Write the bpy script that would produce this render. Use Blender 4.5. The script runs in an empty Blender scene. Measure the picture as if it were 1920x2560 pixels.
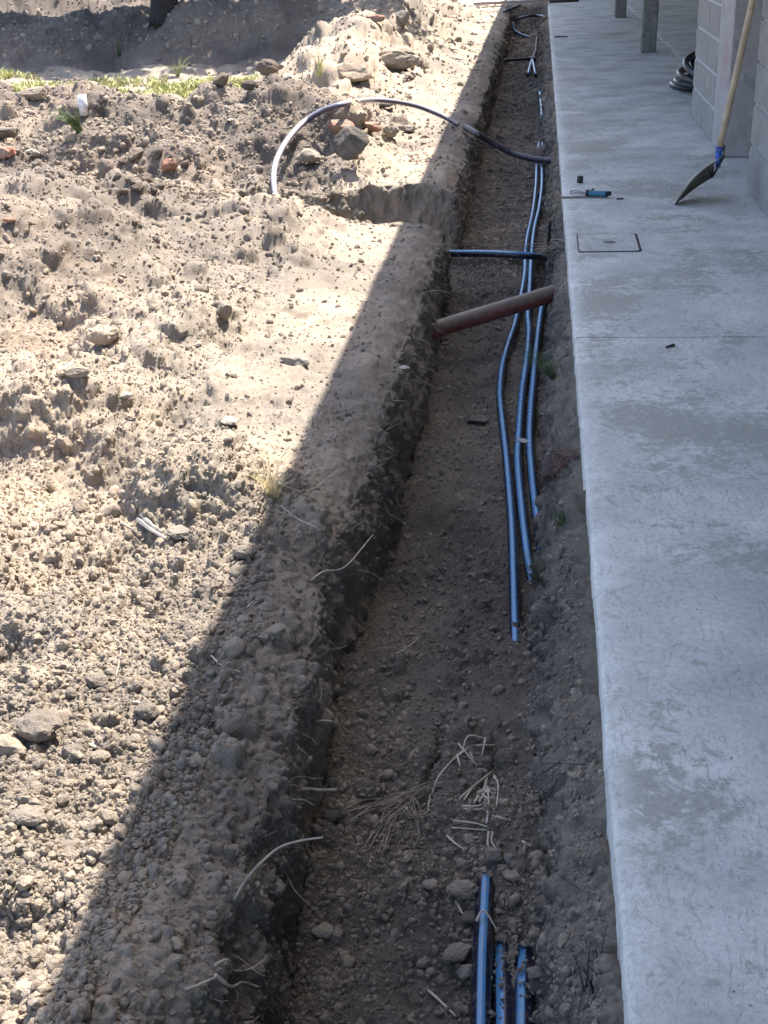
import bpy, bmesh, math, random
import numpy as np
from mathutils import Vector, Matrix, Euler
from mathutils.bvhtree import BVHTree

SC = bpy.context.scene
COL = SC.collection
rnd = random.Random(7)

# ------------------------------------------------------------------ camera
F, CH = 1200.0, 1.35                       # focal length in px (768x1024), camera height
_vy = np.array([157., 593., -F])
_yv = -(F * F) / (593 - 157 * .045)
_vd = np.array([.045 * -_yv, _yv, -F])
_Y = _vy / np.linalg.norm(_vy)
_Z = -_vd / np.linalg.norm(_vd)
_X = np.cross(_Y, _Z)
RC = np.array([_X, _Y, _Z])
cd = bpy.data.cameras.new("camera")
cam = bpy.data.objects.new("camera", cd)
COL.objects.link(cam)
SC.camera = cam
cd.sensor_fit = 'VERTICAL'
cd.sensor_height = 36.0
cd.lens = F * 36.0 / 1024.0
cd.clip_start = .05
cd.clip_end = 1500
M4 = Matrix([[*RC[0], 0], [*RC[1], 0], [*RC[2], CH], [0, 0, 0, 1]])
cam.matrix_world = M4

# ------------------------------------------------------------------ world and sun
SUN_EL, SUN_AZ, SUN_S = math.radians(64), math.radians(30), 5.0   # azimuth from +Y towards +X
SKY_S = .15
world = bpy.data.worlds.new("World")
SC.world = world
world.use_nodes = True
wn = world.node_tree
wn.nodes.clear()
sky = wn.nodes.new('ShaderNodeTexSky')
sky.sky_type = 'NISHITA'
sky.sun_disc = False
sky.sun_elevation = SUN_EL
sky.sun_rotation = SUN_AZ
sky.air_density = .85
sky.dust_density = 2.2
bg = wn.nodes.new('ShaderNodeBackground')
bg.inputs['Strength'].default_value = SKY_S
wo = wn.nodes.new('ShaderNodeOutputWorld')
wn.links.new(sky.outputs[0], bg.inputs[0])
wn.links.new(bg.outputs[0], wo.inputs[0])
sd = bpy.data.lights.new("sun", 'SUN')
sd.energy = SUN_S
sd.angle = math.radians(.53)
sd.color = (1.0, .925, .83)
sun = bpy.data.objects.new("sun", sd)
COL.objects.link(sun)
SD = Vector((math.sin(SUN_AZ) * math.cos(SUN_EL), math.cos(SUN_AZ) * math.cos(SUN_EL), math.sin(SUN_EL)))
sun.rotation_euler = SD.to_track_quat('Z', 'Y').to_euler()
sun.location = (3, 6, 8)
SC.view_settings.view_transform = 'Standard'
SC.view_settings.look = 'None'
SC.view_settings.exposure = 1.62
SC.view_settings.gamma = 1
SC.view_settings.use_curve_mapping = False

# ------------------------------------------------------------------ noise (numpy)
def _h(ix, iy, iz, seed):
    h = (ix.astype(np.int64) * 374761393 + iy.astype(np.int64) * 668265263 + iz.astype(np.int64) * 2147483647 + seed * 974634777) & 0xffffffff
    h = ((h ^ (h >> 13)) * 1274126177) & 0xffffffff
    h = ((h ^ (h >> 16)) * 2246822519) & 0xffffffff
    return (h ^ (h >> 15)) & 0xffffffff

def pnoise(p, seed=0):
    fl = np.floor(p)
    i = fl.astype(np.int64)
    f = (p - fl).astype(np.float32)
    u = f * f * f * (f * (f * 6 - 15) + 10)
    out = np.zeros(len(p), np.float32)
    for dx in (0, 1):
        for dy in (0, 1):
            for dz in (0, 1):
                h = _h(i[:, 0] + dx, i[:, 1] + dy, i[:, 2] + dz, seed)
                gx = ((h & 1023).astype(np.float32) / 511.5 - 1)
                gy = (((h >> 10) & 1023).astype(np.float32) / 511.5 - 1)
                gz = (((h >> 20) & 1023).astype(np.float32) / 511.5 - 1)
                w = (u[:, 0] if dx else 1 - u[:, 0]) * (u[:, 1] if dy else 1 - u[:, 1]) * (u[:, 2] if dz else 1 - u[:, 2])
                out += w * (gx * (f[:, 0] - dx) + gy * (f[:, 1] - dy) + gz * (f[:, 2] - dz))
    return out

def fbm(p, scale, octv=4, seed=0, gain=.5):
    o = 0; a = 1; s = scale
    for k in range(octv):
        o = o + a * pnoise(p / s, seed + k * 17)
        a *= gain; s *= .5
    return o

def bumps(p, cell, seed=0, prob=.6, rmin=.25, rmax=.6):
    """heights of round clods lying in a jittered grid; p warped points"""
    q = p / cell
    fl = np.floor(q).astype(np.int64)
    best = np.zeros(len(p), np.float32)
    for dx in (-1, 0, 1):
        for dy in (-1, 0, 1):
            for dz in (-1, 0, 1):
                cx, cy, cz = fl[:, 0] + dx, fl[:, 1] + dy, fl[:, 2] + dz
                h = _h(cx, cy, cz, seed)
                h2 = _h(cx, cy, cz, seed + 991)
                jx = (h & 1023) / 1023.; jy = ((h >> 10) & 1023) / 1023.; jz = ((h >> 20) & 1023) / 1023.
                t = (h2 & 1023) / 1023.
                keep = ((h2 >> 10) & 1023) / 1023. < prob
                r = (rmin + (rmax - rmin) * t * t) * keep
                d2 = (q[:, 0] - cx - jx) ** 2 + (q[:, 1] - cy - jy) ** 2 + (q[:, 2] - cz - jz) ** 2
                best = np.maximum(best, np.sqrt(np.maximum(r * r - d2, 0)).astype(np.float32))
    return best * cell

def bumps_at(mask, p, *a):
    out = np.zeros(len(p), np.float32)
    if mask.any(): out[mask] = bumps(p[mask], *a)
    return out

def sstep(a, b, x):
    t = np.clip((x - a) / (b - a), 0, 1)
    return t * t * (3 - 2 * t)

# ------------------------------------------------------------------ materials
def mat(name):
    m = bpy.data.materials.new(name)
    m.use_nodes = True
    nt = m.node_tree
    b = nt.nodes['Principled BSDF']
    return m, nt, b

def N(nt, typ, **kw):
    n = nt.nodes.new(typ)
    for k, v in kw.items():
        if k in n.inputs: n.inputs[k].default_value = v
        else: setattr(n, k, v)
    return n

def ramp(nt, src, stops):
    r = nt.nodes.new('ShaderNodeValToRGB')
    els = r.color_ramp.elements
    while len(els) > 1: els.remove(els[-1])
    els[0].position = stops[0][0]; els[0].color = (*stops[0][1], 1) if len(stops[0][1]) == 3 else stops[0][1]
    for p, c in stops[1:]:
        e = els.new(p); e.color = (*c, 1)
    nt.links.new(src, r.inputs[0])
    return r

def mixc(nt, fac, a, b, blend='MIX'):
    m = nt.nodes.new('ShaderNodeMix'); m.data_type = 'RGBA'; m.blend_type = blend
    for s, v in ((0, fac), (6, a), (7, b)):
        if isinstance(v, (int, float)): m.inputs[s].default_value = v
        elif isinstance(v, tuple): m.inputs[s].default_value = (*v, 1)
        else: nt.links.new(v, m.inputs[s])
    return m.outputs[2]

def noise(nt, co, scale, detail=4, rough=.55, dist=0, out='Fac'):
    n = nt.nodes.new('ShaderNodeTexNoise')
    n.inputs['Scale'].default_value = scale
    n.inputs['Detail'].default_value = detail
    n.inputs['Roughness'].default_value = rough
    n.inputs['Distortion'].default_value = dist
    if co: nt.links.new(co, n.inputs['Vector'])
    return n.outputs[out]

def bump(nt, b, h, strength=.5, dist=.01):
    n = nt.nodes.new('ShaderNodeBump')
    n.inputs['Strength'].default_value = strength
    n.inputs['Distance'].default_value = dist
    nt.links.new(h, n.inputs['Height'])
    nt.links.new(n.outputs[0], b.inputs['Normal'])
    return n

def soil_mat(name, tint=(1, 1, 1), per_object=False):
    m, nt, b = mat(name)
    geo = N(nt, 'ShaderNodeNewGeometry')
    P = geo.outputs['Position']
    big = noise(nt, P, .9, 5, .6)
    r1 = ramp(nt, big, [(.36, (.21, .182, .154)), (.5, (.30, .258, .210)), (.64, (.385, .315, .245))])
    med = noise(nt, P, 9, 5, .65)
    c = mixc(nt, .55, r1.outputs[0], ramp(nt, med, [(.3, (.55, .55, .57)), (.5, (1, 1, 1)), (.72, (1.28, 1.22, 1.15))]).outputs[0], 'MULTIPLY')
    fine = noise(nt, P, 170, 3, .6)
    c = mixc(nt, .5, c, ramp(nt, fine, [(.3, (.6, .6, .6)), (.55, (1, 1, 1)), (.75, (1.35, 1.33, 1.3))]).outputs[0], 'MULTIPLY')
    if per_object:
        oi = N(nt, 'ShaderNodeObjectInfo')
        c = mixc(nt, .8, c, ramp(nt, oi.outputs['Random'], [(0, (.7, .7, .72)), (.5, (1, 1, 1)), (1, (1.25, 1.2, 1.12))]).outputs[0], 'MULTIPLY')
    else:
        at = N(nt, 'ShaderNodeAttribute', attribute_name='damp_shade')
        c = mixc(nt, at.outputs['Fac'], c, mixc(nt, 1.0, c, (.39, .39, .392), 'MULTIPLY'))  # darker trench soil: moisture together with painted-in shade
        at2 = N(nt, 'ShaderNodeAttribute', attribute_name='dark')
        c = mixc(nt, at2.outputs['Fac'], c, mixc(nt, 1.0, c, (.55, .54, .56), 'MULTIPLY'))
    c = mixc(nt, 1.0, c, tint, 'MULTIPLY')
    nt.links.new(c, b.inputs['Base Color'])
    b.inputs['Roughness'].default_value = .95
    b.inputs['Specular IOR Level'].default_value = .15
    hn = noise(nt, P, 260, 4, .7)
    hn2 = noise(nt, P, 90, 5, .75)
    hs = N(nt, 'ShaderNodeMath', operation='ADD'); nt.links.new(hn, hs.inputs[0]); nt.links.new(hn2, hs.inputs[1])
    bump(nt, b, hs.outputs[0], .8, .006)
    return m

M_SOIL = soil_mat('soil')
M_CLOD = soil_mat('clod_soil', per_object=True)
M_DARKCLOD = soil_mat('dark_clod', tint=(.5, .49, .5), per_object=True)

def stone_mat(name, c1, c2, rough=.9):
    m, nt, b = mat(name)
    tc = N(nt, 'ShaderNodeNewGeometry').outputs['Position']
    n1 = noise(nt, tc, 22, 6, .7)
    c = ramp(nt, n1, [(.3, c1), (.7, c2)]).outputs[0]
    n3 = noise(nt, tc, 7, 4, .6)
    c = mixc(nt, ramp(nt, n3, [(.42, (0, 0, 0)), (.62, (.8, .8, .8))]).outputs[0], c, (.27, .225, .175))
    n2 = noise(nt, tc, 240, 3, .6)
    c = mixc(nt, .4, c, ramp(nt, n2, [(.3, (.6, .6, .6)), (.7, (1.3, 1.3, 1.3))]).outputs[0], 'MULTIPLY')
    nt.links.new(c, b.inputs['Base Color'])
    b.inputs['Roughness'].default_value = rough
    n4 = noise(nt, tc, 70, 6, .75)
    hs = N(nt, 'ShaderNodeMath', operation='ADD'); nt.links.new(n2, hs.inputs[0]); nt.links.new(n4, hs.inputs[1])
    bump(nt, b, hs.outputs[0], .8, .006)
    return m
M_STONE = stone_mat('pale_stone', (.18, .158, .135), (.30, .27, .225))
M_WHITE = stone_mat('white_stone', (.28, .26, .225), (.42, .395, .345))
M_BRICK = stone_mat('brick_fragment', (.22, .10, .065), (.36, .18, .12))
M_ORANGE = stone_mat('orange_brick', (.38, .12, .06), (.5, .2, .1))
M_DSTONE = stone_mat('dark_stone', (.07, .062, .055), (.13, .115, .10))

SLX = .14
def concrete_mat(name, light=(.68, .655, .595), dark=(.43, .405, .345), swirl=True):
    m, nt, b = mat(name)
    geo = N(nt, 'ShaderNodeNewGeometry')
    P = geo.outputs['Position']
    # warp
    wv = noise(nt, P, 5, 3, .6, out='Color')
    sub = N(nt, 'ShaderNodeVectorMath', operation='SUBTRACT'); nt.links.new(wv, sub.inputs[0]); sub.inputs[1].default_value = (.5, .5, .5)
    sc = N(nt, 'ShaderNodeVectorMath', operation='SCALE'); nt.links.new(sub.outputs[0], sc.inputs[0]); sc.inputs['Scale'].default_value = .12
    ad = N(nt, 'ShaderNodeVectorMath', operation='ADD'); nt.links.new(P, ad.inputs[0]); nt.links.new(sc.outputs[0], ad.inputs[1])
    Wp = ad.outputs[0]
    large = noise(nt, P, 1.7, 5, .62)
    mid = noise(nt, Wp, 26, 12, .80)
    # blotches: fine threshold modulated by large patches
    a1 = N(nt, 'ShaderNodeMath', operation='MULTIPLY_ADD'); nt.links.new(large, a1.inputs[0]); a1.inputs[1].default_value = 1.15; nt.links.new(mid, a1.inputs[2])
    blot = ramp(nt, a1.outputs[0], [(.99, (0, 0, 0)), (1.0, (0, 0, 0))])
    mr = N(nt, 'ShaderNodeMapRange'); nt.links.new(a1.outputs[0], mr.inputs[0])
    mr.inputs[1].default_value = 1.085; mr.inputs[2].default_value = 1.165
    sx = N(nt, 'ShaderNodeSeparateXYZ'); nt.links.new(P, sx.inputs[0])
    em = N(nt, 'ShaderNodeMapRange'); nt.links.new(sx.outputs['X'], em.inputs[0]); em.inputs[1].default_value = SLX - .01; em.inputs[2].default_value = SLX + .05
    bf = N(nt, 'ShaderNodeMath', operation='MULTIPLY'); nt.links.new(mr.outputs[0], bf.inputs[0]); nt.links.new(em.outputs[0], bf.inputs[1])
    lv = mixc(nt, 1.0, light, ramp(nt, noise(nt, P, 3.2, 6, .65), [(.35, (.74, .75, .76)), (.65, (1.1, 1.1, 1.1))]).outputs[0], 'MULTIPLY')
    c = mixc(nt, bf.outputs[0], lv, dark)
    nt.nodes.remove(blot)
    # trowel marks: stretched noise in two directions
    for ang, lo, hi, s in ((.9, .58, .64, (70, 12, 1)), (-.5, .59, .65, (90, 16, 1)), (.2, .60, .66, (110, 14, 1))):
        mp = N(nt, 'ShaderNodeMapping'); nt.links.new(Wp, mp.inputs[0])
        mp.inputs['Rotation'].default_value = (0, 0, ang); mp.inputs['Scale'].default_value = s
        t = noise(nt, mp.outputs[0], 1.0, 5, .7, .15)
        c = mixc(nt, ramp(nt, t, [(lo, (0, 0, 0)), (hi, (.62, .62, .62))]).outputs[0], c, tuple(x * .55 for x in light))
    for ang, lo, s in ((1.2, .66, (110, 3, 1)), (-.2, .67, (90, 4, 1))):
        mp = N(nt, 'ShaderNodeMapping'); nt.links.new(Wp, mp.inputs[0])
        mp.inputs['Rotation'].default_value = (0, 0, ang); mp.inputs['Scale'].default_value = s
        t = noise(nt, mp.outputs[0], 1.0, 3, .6, .8)
        c = mixc(nt, ramp(nt, t, [(lo, (0, 0, 0)), (lo + .05, (.6, .6, .6))]).outputs[0], c, (.6, .6, .58))
    # dark specks
    v = N(nt, 'ShaderNodeTexVoronoi'); v.inputs['Scale'].default_value = 26; nt.links.new(Wp, v.inputs['Vector'])
    sp = ramp(nt, v.outputs['Distance'], [(.05, (.8, .8, .8)), (.10, (0, 0, 0))])
    gate = ramp(nt, noise(nt, P, 7, 2, .5), [(.5, (0, 0, 0)), (.56, (1, 1, 1))])
    c = mixc(nt, mixc(nt, 1.0, sp.outputs[0], gate.outputs[0], 'MULTIPLY'), c, (.12, .115, .10))
    fine = noise(nt, P, 300, 3, .7)
    c = mixc(nt, .5, c, ramp(nt, noise(nt, P, 75, 7, .8), [(.36, (.55, .55, .53)), (.5, (1, 1, 1)), (.64, (1.18, 1.18, 1.18))]).outputs[0], 'MULTIPLY')
    c = mixc(nt, .35, c, ramp(nt, fine, [(.3, (.75, .75, .75)), (.7, (1.15, 1.15, 1.15))]).outputs[0], 'MULTIPLY')
    nt.links.new(c, b.inputs['Base Color'])
    b.inputs['Specular IOR Level'].default_value = .22
    rr = N(nt, 'ShaderNodeMapRange'); nt.links.new(mr.outputs[0], rr.inputs[0]); rr.inputs[3].default_value = .7; rr.inputs[4].default_value = .55
    nt.links.new(rr.outputs[0], b.inputs['Roughness'])
    hh = N(nt, 'ShaderNodeMath', operation='ADD'); nt.links.new(mid, hh.inputs[0]); nt.links.new(fine, hh.inputs[1])
    bump(nt, b, hh.outputs[0], .25, .0025)
    return m
M_SLAB = concrete_mat('trowelled_concrete')
M_ROUGH = None

def rough_concrete(name, c1, c2, sc=14, bs=.8, bd=.01, stain=False):
    m, nt, b = mat(name)
    P = N(nt, 'ShaderNodeNewGeometry').outputs['Position']
    n1 = noise(nt, P, sc, 8, .72)
    c = ramp(nt, n1, [(.3, c1), (.68, c2)]).outputs[0]
    n2 = noise(nt, P, 120, 5, .7)
    c = mixc(nt, .5, c, ramp(nt, n2, [(.32, (.6, .6, .6)), (.7, (1.2, 1.2, 1.2))]).outputs[0], 'MULTIPLY')
    if stain:
        sep = N(nt, 'ShaderNodeSeparateXYZ'); nt.links.new(P, sep.inputs[0])
        def win(o, a, bb, w):
            m1 = N(nt, 'ShaderNodeMapRange'); nt.links.new(o, m1.inputs[0]); m1.inputs[1].default_value = a - w; m1.inputs[2].default_value = a + w
            m2 = N(nt, 'ShaderNodeMapRange'); nt.links.new(o, m2.inputs[0]); m2.inputs[1].default_value = bb + w; m2.inputs[2].default_value = bb - w
            mm = N(nt, 'ShaderNodeMath', operation='MULTIPLY'); nt.links.new(m1.outputs[0], mm.inputs[0]); nt.links.new(m2.outputs[0], mm.inputs[1])
            return mm.outputs[0]
        w1 = win(sep.outputs['Z'], .42, .66, .08); w2 = win(sep.outputs['Y'], 7.74, 8.0, .06)
        mm = N(nt, 'ShaderNodeMath', operation='MULTIPLY'); nt.links.new(w1, mm.inputs[0]); nt.links.new(w2, mm.inputs[1])
        nz = ramp(nt, noise(nt, P, 24, 5, .7), [(.42, (0, 0, 0)), (.6, (.75, .75, .75))])
        fm = mixc(nt, 1.0, mm.outputs[0], nz.outputs[0], 'MULTIPLY')
        c = mixc(nt, fm, c, (.42, .17, .16))
    nt.links.new(c, b.inputs['Base Color'])
    b.inputs['Roughness'].default_value = .92
    bump(nt, b, n2, bs, bd * .4)
    return m
M_BLOCK = rough_concrete('grey_block', (.25, .235, .22), (.38, .36, .335))
M_MORTAR = rough_concrete('mortar', (.42, .41, .39), (.58, .565, .54))
M_COLUMN = rough_concrete('cast_column', (.33, .31, .30), (.48, .45, .43), stain=True)
M_POST = rough_concrete('rough_post', (.12, .115, .105), (.29, .28, .26), sc=30, bs=1)
M_ROOF = rough_concrete('roof_concrete', (.22, .22, .21), (.32, .31, .3))
M_PALE = rough_concrete('pale_concrete', (.6, .59, .57), (.75, .74, .72), sc=3)

def plain(name, col, rough=.5, metal=0, nsc=40, var=.25, spec=.5, bmp=0):
    m, nt, b = mat(name)
    P = N(nt, 'ShaderNodeNewGeometry').outputs['Position']
    n1 = noise(nt, P, nsc, 4, .6)
    c = mixc(nt, 1.0, col, ramp(nt, n1, [(.3, (1 - var,) * 3), (.7, (1 + var,) * 3)]).outputs[0], 'MULTIPLY')
    nt.links.new(c, b.inputs['Base Color'])
    b.inputs['Roughness'].default_value = rough
    b.inputs['Metallic'].default_value = metal
    b.inputs['Specular IOR Level'].default_value = spec
    if bmp: bump(nt, b, n1, bmp, .003)
    return m

def pipe_mat(name, body=(.010, .013, .030), stripe=(.05, .20, .39), dirt=.35, rough=.22):
    m, nt, b = mat(name)
    P = N(nt, 'ShaderNodeNewGeometry').outputs['Position']
    at = N(nt, 'ShaderNodeAttribute', attribute_name='stripe')
    st = ramp(nt, at.outputs['Fac'], [(.45, (0, 0, 0)), (.55, (1, 1, 1))]).outputs[0]
    c = mixc(nt, st, body, stripe)
    d = ramp(nt, noise(nt, P, 55, 6, .75), [(.50, (0, 0, 0)), (.64, (dirt,) * 3)]).outputs[0]
    c = mixc(nt, d, c, (.23, .19, .15))
    sp = ramp(nt, noise(nt, P, 230, 2, .5), [(.66, (0, 0, 0)), (.70, (.85,) * 3)]).outputs[0]
    c = mixc(nt, sp, c, (.10, .085, .07))
    nt.links.new(c, b.inputs['Base Color'])
    rr = N(nt, 'ShaderNodeMapRange'); nt.links.new(noise(nt, P, 30, 4, .6), rr.inputs[0])
    rr.inputs[3].default_value = rough - .06; rr.inputs[4].default_value = rough + .22
    nt.links.new(rr.outputs[0], b.inputs['Roughness'])
    b.inputs['Specular IOR Level'].default_value = .6
    return m
M_PIPE = pipe_mat('striped_pipe')
M_BLACKPIPE = pipe_mat('black_pipe', stripe=(.03, .04, .07), dirt=.7, rough=.4)
M_ARC = pipe_mat('arc_pipe', body=(.035, .025, .075), stripe=(.30, .29, .33), dirt=.5, rough=.25)  # pale stripe colour paints the sun highlight along the black pipe
M_COIL = pipe_mat('coil_pipe', body=(.012, .014, .022), stripe=(.16, .18, .25), dirt=.0, rough=.22)  # stripe colour is a painted bluish highlight on the black turns
M_DUSTY = pipe_mat('dusty_pipe', body=(.1, .09, .085), stripe=(.26, .23, .2), dirt=.9, rough=.6)
M_RED = plain('red_brown_pipe', (.20, .062, .045), .45, nsc=35, var=.35)
def muddy_red():
    m, nt, b = mat('muddy_red_pipe')
    g = N(nt, 'ShaderNodeNewGeometry'); P = g.outputs['Position']
    sep = N(nt, 'ShaderNodeSeparateXYZ'); nt.links.new(g.outputs['Normal'], sep.inputs[0])
    c = ramp(nt, noise(nt, P, 25, 5, .7), [(.3, (.15, .045, .035)), (.7, (.26, .085, .06))]).outputs[0]
    a = N(nt, 'ShaderNodeMath', operation='MULTIPLY_ADD'); nt.links.new(sep.outputs['Z'], a.inputs[0]); a.inputs[1].default_value = .22
    nt.links.new(noise(nt, P, 45, 6, .75), a.inputs[2])
    d = ramp(nt, a.outputs[0], [(.50, (0, 0, 0)), (.64, (.95, .95, .95))]).outputs[0]
    c = mixc(nt, d, c, (.15, .125, .10))
    nt.links.new(c, b.inputs['Base Color'])
    b.inputs['Roughness'].default_value = .5
    bump(nt, b, d, .6, .003)
    return m
M_RED = muddy_red()
M_WOOD = plain('shovel_wood', (.47, .35, .23), .6, nsc=18, var=.22, bmp=.1)
M_STEEL = plain('worn_steel', (.10, .088, .07), .42, .6, nsc=25, var=.5)
M_BLUEP = plain('chipped_blue_paint', (.03, .10, .42), .5, nsc=60, var=.5)
M_BLACK = plain('black_plastic', (.012, .012, .014), .4)
M_TEAL = plain('teal_plastic', (.025, .15, .23), .35, nsc=20, var=.15)
M_WIRE = plain('grey_wire', (.16, .17, .18), .35, .8)
M_PLANK = plain('weathered_plank', (.30, .255, .21), .85, nsc=30, var=.4, bmp=.4)
M_LATH = plain('thin_lath', (.22, .17, .14), .85, nsc=30, var=.3)
M_BARK = plain('bark', (.03, .026, .024), .95, nsc=25, var=.5, bmp=1)
M_STRAW = plain('straw', (.52, .455, .36), .8, nsc=30, var=.3)
M_ROOTM = plain('dry_root', (.33, .27, .21), .9, nsc=40, var=.35)
M_DRYG = plain('dry_grass', (.55, .46, .28), .8, nsc=20, var=.3)
M_GREEN = plain('green_grass', (.085, .12, .045), .6, nsc=25, var=.35)
M_YGREEN = plain('yellow_green_grass', (.40, .40, .17), .8, nsc=4, var=.45)
M_TWIG = plain('dark_twig', (.05, .043, .036), .9, nsc=40)
M_REDW = plain('reddish_weed', (.17, .075, .065), .8, nsc=40)
M_LEAFP = plain('dead_leaf', (.50, .46, .40), .8, nsc=60, var=.2)
M_LEAF = plain('tree_leaf', (.06, .10, .03), .7, nsc=3)
M_GREENBAR = plain('dark_gap', (.02, .02, .02), .9)
for _m in (M_LEAF,):
    _m.node_tree.nodes['Principled BSDF'].inputs['Transmission Weight'].default_value = 0

# ------------------------------------------------------------------ object helpers
def mesh_np(name, V, Fc, m=None, smooth=True):
    me = bpy.data.meshes.new(name)
    V = np.asarray(V, np.float32); Fc = np.asarray(Fc, np.int32)
    k = Fc.shape[1]
    me.vertices.add(len(V)); me.vertices.foreach_set('co', V.ravel())
    me.loops.add(Fc.size); me.loops.foreach_set('vertex_index', Fc.ravel())
    me.polygons.add(len(Fc)); me.polygons.foreach_set('loop_start', np.arange(0, Fc.size, k, dtype=np.int32))
    me.polygons.foreach_set('loop_total', np.full(len(Fc), k, np.int32))
    me.polygons.foreach_set('use_smooth', np.full(len(Fc), smooth, bool))
    me.update(calc_edges=True)
    if m: me.materials.append(m)
    return me

def obj(name, me, parent=None, loc=None, label=None, cat=None, group=None, kind=None, rot=None, scale=None):
    o = bpy.data.objects.new(name, me)
    COL.objects.link(o)
    if parent: o.parent = parent
    if loc is not None: o.location = loc
    if rot is not None: o.rotation_euler = rot
    if scale is not None: o.scale = scale
    for k, v in (('label', label), ('category', cat), ('group', group), ('kind', kind)):
        if v: o[k] = v
    return o

class MB:
    """collects quads/tris in world or local space"""
    def __init__(s): s.V = []; s.F = []; s.A = []
    def add(s, V, Fc, a=None):
        n = len(s.V); s.V += [tuple(v) for v in V]; s.F += [tuple(i + n for i in f) for f in Fc]
        s.A += list(a) if a is not None else [0.] * len(V)
    def box(s, x0, x1, y0, y1, z0, z1):
        v = [(x, y, z) for z in (z0, z1) for y in (y0, y1) for x in (x0, x1)]
        s.add(v, [(0, 2, 3, 1), (4, 5, 7, 6), (0, 1, 5, 4), (2, 6, 7, 3), (0, 4, 6, 2), (1, 3, 7, 5)])
    def tube(s, pts, r, seg=10, stripe=None, cap=True, r2=None, wob=0):
        pts = [Vector(p) for p in pts]
        n = len(pts); V = []; A = []
        ref = Vector((0, 0, 1)); side = Vector((1, 0, 0))
        for i, p in enumerate(pts):
            t = (pts[min(i + 1, n - 1)] - pts[max(i - 1, 0)]).normalized()
            if abs(t.dot(ref)) < .93: side = t.cross(ref).normalized()
            else: side = (side - t * side.dot(t)).normalized()
            up = side.cross(t).normalized()
            rr = r if r2 is None else r + (r2 - r) * i / max(n - 1, 1)
            if wob: rr *= 1 + wob * rnd.uniform(-1, 1)
            for k in range(seg):
                a = 2 * math.pi * k / seg
                V.append(p + side * math.cos(a) * rr + up * math.sin(a) * rr)
                if stripe is None: A.append(0.)
                else:
                    d = abs((math.degrees(a) - stripe[0] + 180) % 360 - 180)
                    A.append(1. if d < stripe[1] else 0.)
        Fc = [(i * seg + k, i * seg + (k + 1) % seg, (i + 1) * seg + (k + 1) % seg, (i + 1) * seg + k) for i in range(n - 1) for k in range(seg)]
        if cap:
            Fc += [tuple(reversed(range(seg))), tuple(range((n - 1) * seg, n * seg))]
        s.add(V, Fc, A)
    def mesh(s, name, m, smooth=False, bevel=0, attr=None):
        me = bpy.data.meshes.new(name)
        me.from_pydata(s.V, [], s.F); me.update()
        me.materials.append(m)
        if smooth: me.polygons.foreach_set('use_smooth', [len(p.vertices) <= 4 for p in me.polygons])
        if attr:
            a = me.attributes.new(attr, 'FLOAT', 'POINT'); a.data.foreach_set('value', s.A)
        if bevel:
            bm = bmesh.new(); bm.from_mesh(me)
            bmesh.ops.bevel(bm, geom=bm.edges[:], offset=bevel, segments=2, affect='EDGES', profile=.6)
            bm.to_mesh(me); bm.free()
        return me

def spline(pts, n=12):
    """Catmull-Rom through pts"""
    P = [Vector(p) for p in pts]
    P = [P[0] * 2 - P[1]] + P + [P[-1] * 2 - P[-2]]
    out = []
    for i in range(1, len(P) - 2):
        a, b, c, d = P[i - 1:i + 3]
        for k in range(n):
            t = k / n
            out.append(.5 * ((2 * b) + (c - a) * t + (2 * a - 5 * b + 4 * c - d) * t * t + (3 * b - a - 3 * c + d) * t ** 3))
    out.append(P[-2])
    return out

def to_origin(o, c):
    """move the mesh data so that the object's origin lies at c"""
    c = Vector(c)
    o.data.transform(Matrix.Translation(-c)); o.location = c

def ray(px, py):
    u = px * 768 / 1659 - 384; v = 512 - py * 1024 / 2212
    d = RC @ np.array([u, v, -F]); return Vector(d / np.linalg.norm(d))
CP = Vector((0, 0, CH))
def atZ(px, py, z=0):
    d = ray(px, py); return CP + d * ((z - CH) / d.z)
def atY(px, py, y):
    d = ray(px, py); return CP + d * (y / d.y)
def atX(px, py, x):
    d = ray(px, py); return CP + d * (x / d.x)

# ------------------------------------------------------------------ GROUND
SLX = .14                                   # slab edge
def P3(x, y): return np.stack([x, y, np.zeros_like(x)], 1)

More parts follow.
